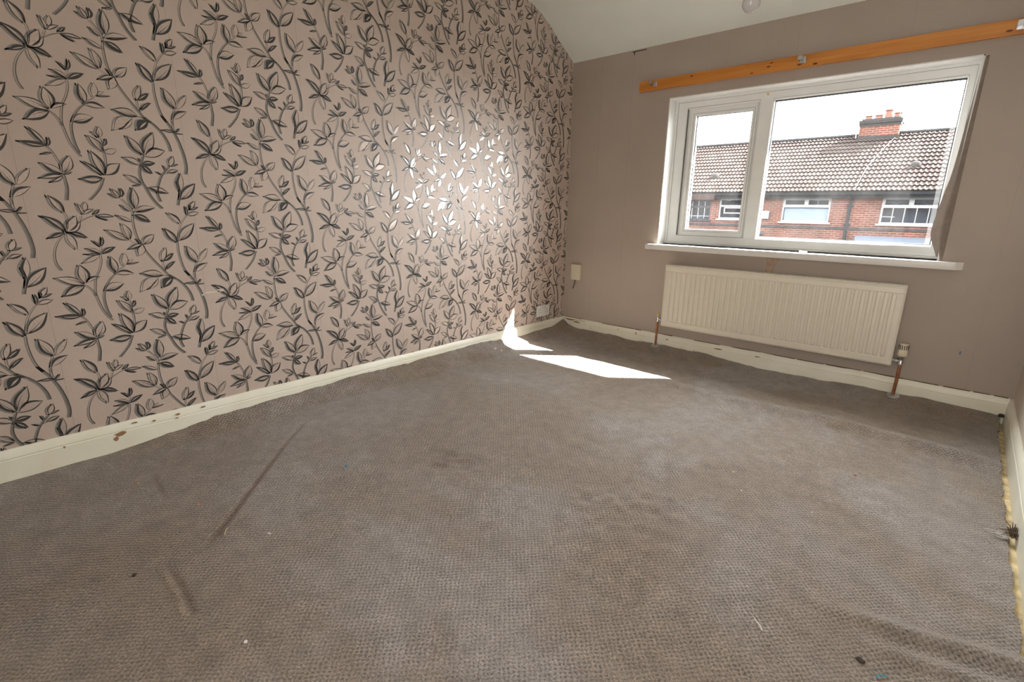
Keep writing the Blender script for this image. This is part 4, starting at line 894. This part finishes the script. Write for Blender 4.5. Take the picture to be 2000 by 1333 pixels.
M['soffit'] = simple('brown_soffit', (0.016, 0.009, 0.008), 0.6, spec=0.05)
MB().box(X_(-8.24), X_(-5.41), EY+0.02, FYH+0.02, EZ-0.26, EZ-0.03).build('soffit', M['soffit'], hA, label='brown boxed soffit')
for (h, a, b) in ((hB, -5.40, -0.62), (hC, -0.62, 4.16), (hD, 4.16, 8.94), (hE, 8.94, 13.72), (hZ, -13.0, -8.25)):
    m = MB(); m.extrude_x([(EY+0.02+0.06*math.cos(t), EZ-0.045+0.075*math.sin(t)) for t in np.linspace(math.pi, 2*math.pi, 9)], X_(a)+0.004, X_(b)-0.004); m.build('gutter', M['gutter'], h, label='black rain gutter')
    MB().box(X_(a)+0.004, X_(b)-0.004, EY+0.10, FYH+0.0, EZ-0.20, EZ-0.03).build('fascia', M['gutter'], h)
dp = MB(); dp.tube([(X_(-0.50), EY+0.03, EZ-0.11), (X_(-0.56), FYH-0.06, EZ-0.26), (X_(-0.60), FYH-0.06, EZ-0.5), (X_(-0.60), FYH-0.06, GZ+0.05)], 0.05, 10); dp = dp.build('drainpipe', M['gutter'], hC, smooth=40)
for z in (Z_(1.45), Z_(0.80), Z_(0.1), Z_(-1.0)): MB().box(X_(-0.70), X_(-0.50), FYH-0.07, FYH+0.005, z-0.03, z+0.03).build('pipe_clip', M['gutter'], dp)
for (h, a, b) in ((hA, -8.25, -5.40), (hB, -5.40, -0.68), (hC, -0.52, 4.16), (hD, 4.16, 8.94), (hE, 8.94, 13.72), (hZ, -13.0, -8.25)):
    MB().box(X_(a)+0.004, X_(b)-0.004, FYH-0.022, FYH+0.01, Z_(0.62), Z_(0.715)).build('string_course', M['band'], h, label='dark projecting brick course')
ab = MB(); ab.box(X_(-3.52), X_(-3.26), FYH-0.10, FYH, Z_(0.93), Z_(1.25), 0.02); ab = ab.build('alarm_box', M['whitebox'], hB, label='white alarm box')
MB().tube([(X_(-1.2), FYH-0.012, Z_(1.53)), (X_(-0.9), FYH-0.012, Z_(1.535)), (X_(-0.65), FYH-0.03, Z_(1.54))], 0.010, 5).build('wall_cable', M['whitebox'], hB)
cn = MB(); cn.poly([(X_(-0.30), FYH, Z_(0.44)), (X_(2.6), FYH, Z_(0.44)), (X_(2.5), FYH-0.85, Z_(0.24)), (X_(-0.15), FYH-0.85, Z_(0.24)), (X_(-0.30), FYH, Z_(0.36)), (X_(2.6), FYH, Z_(0.36)), (X_(2.5), FYH-0.85, Z_(0.10)), (X_(-0.15), FYH-0.85, Z_(0.10))],
             [(0, 1, 2, 3), (3, 2, 6, 7), (0, 3, 7, 4), (1, 5, 6, 2), (4, 7, 6, 5)]); cn.build('bay_roof', M['lead'], hC, label='pale lead bay roof')
cn = MB(); cn.box(X_(-4.6), X_(-3.42), FYH-0.7, FYH, Z_(0.36), Z_(0.44)); cn.build('porch_roof', M['lead'], hB, label='flat grey porch roof')
MB().box(X_(-3.52), X_(-3.44), FYH-0.65, FYH-0.57, GZ, Z_(0.36)).build('porch_post', M['whiteframe'], hB)
# chimney astride the party wall
ch = MB(); cy0, cy1 = RY-0.38, RY+0.38
ch.box(X_(-1.22), X_(0.06), cy0, cy1, RZ-0.6, Z_(4.64)); ch = ch.build('chimney_stack', M['brick'], hB, label='brick chimney stack on the ridge')
m = MB(); m.box(X_(-1.27), X_(0.11), cy0-0.05, cy1+0.05, Z_(4.58), Z_(4.72), 0.02); m.box(X_(-1.245), X_(0.085), cy0-0.025, cy1+0.025, Z_(4.50), Z_(4.58)); m.box(X_(-1.20), X_(0.04), cy0+0.02, cy1-0.02, Z_(4.72), Z_(4.78), 0.03); m.build('chimney_cap', M['soot'], ch)
m = MB(); m.box(X_(-1.26), X_(0.10), cy0-0.03, cy0+0.02, RZ-0.30, RZ-0.06); m.build('lead_flashing', M['soot'], ch)
for (px, hgt) in ((-1.03, 0.17), (-0.70, 0.17), (-0.40, 0.34), (-0.10, 0.20)):
    m = MB(); m.lathe([(0, 0), (0.13, 0), (0.118, hgt*0.6), (0.112, hgt*0.82), (0.145, hgt*0.86), (0.145, hgt), (0.10, hgt), (0.095, hgt-0.06), (0, hgt-0.06)], (X_(px), RY, Z_(4.76)), (0, 0, 1), 16); m.build('chimney_pot', M['pot'], ch, smooth=40)
ae = MB(); ae.tube([(X_(-0.26), RY-0.1, Z_(5.05)), (X_(-0.26), RY-0.1, Z_(5.27))], 0.012, 5); ae.tube([(X_(-0.45), RY-0.1, Z_(5.27)), (X_(-0.10), RY-0.1, Z_(5.27))], 0.012, 5)
ae.build('aerial', M['zinc'], ch)
ae = MB(); ae.tube([(X_(-1.30), cy0, RZ-0.1), (X_(-1.30), cy0, Z_(4.98))], 0.012, 5); ae.tube([(X_(-1.50), cy0-0.1, Z_(4.90)), (X_(-1.15), cy0+0.1, Z_(4.86))], 0.01, 5)
for k in range(4): ae.tube([(X_(-1.46+0.09*k), cy0-0.22, Z_(4.89)), (X_(-1.46+0.09*k), cy0+0.1, Z_(4.89))], 0.006, 4)
ae.build('aerial', M['zinc'], ch)
ae = MB(); ae.tube([(X_(0.12), cy0-0.02, Z_(4.4)), (X_(0.12), cy0-0.02, Z_(4.98))], 0.012, 5)
for k in range(6): ae.tube([(X_(0.00+0.07*k), cy0-0.03, Z_(4.74)), (X_(0.00+0.07*k), cy0-0.03, Z_(4.92))], 0.008, 4)
ae.tube([(X_(-0.02), cy0-0.03, Z_(4.83)), (X_(0.42), cy0-0.03, Z_(4.84))], 0.010, 4)
ae.build('aerial', M['whitebox'], ch)
def on_roof(x, s, lift=0.07): return (X_(x), EY+s*math.cos(PITCH)-lift*math.sin(PITCH), EZ+s*math.sin(PITCH)+lift*math.cos(PITCH))
MB().tube([on_roof(0.08, SL), on_roof(-0.22, SL*0.7), on_roof(-0.45, SL*0.4), on_roof(-0.62+0.10, SL*0.02)], 0.012, 5).build('aerial_cable', M['whitebox'], hC, label='pale cable down the roof tiles')
for (hh, x, s) in ((hC, 0.95, SL*0.385), (hA, -5.85, SL*0.30)):
    m = MB(); c = on_roof(x, s, 0.05); m.lathe([(0.16, 0), (0.15, 0.05), (0.11, 0.12), (0.05, 0.15), (0, 0.155)], c, (0, -math.sin(PITCH), math.cos(PITCH)), 14); m.build('roof_vent', M['soot'], hh, smooth=40)
# the rest of this house's own roof, seen only as a reflection in the windows opposite
MB().extrude_x([(0.43, 1.93), (0.40, 1.90), (-3.4, 4.85), (-3.4, 4.90)], -20.0, 11.0).build('roof_slab', M['soot'], kind='structure')
# overhead wires between the houses
for k, (za, zb, lab) in enumerate(((3.35, 3.62, 'lower thin overhead wire against the white sky'), (3.72, 3.92, 'upper thin overhead wire against the white sky'))):
    P = [(-12+24*t, 11.0-1.5*t, za+(zb-za)*t-0.55*t*(1-t)) for t in np.linspace(0, 1, 14)]
    tag(MB().tube(P, 0.006, 5).build('overhead_wire', M['gutter']), lab, 'wire')
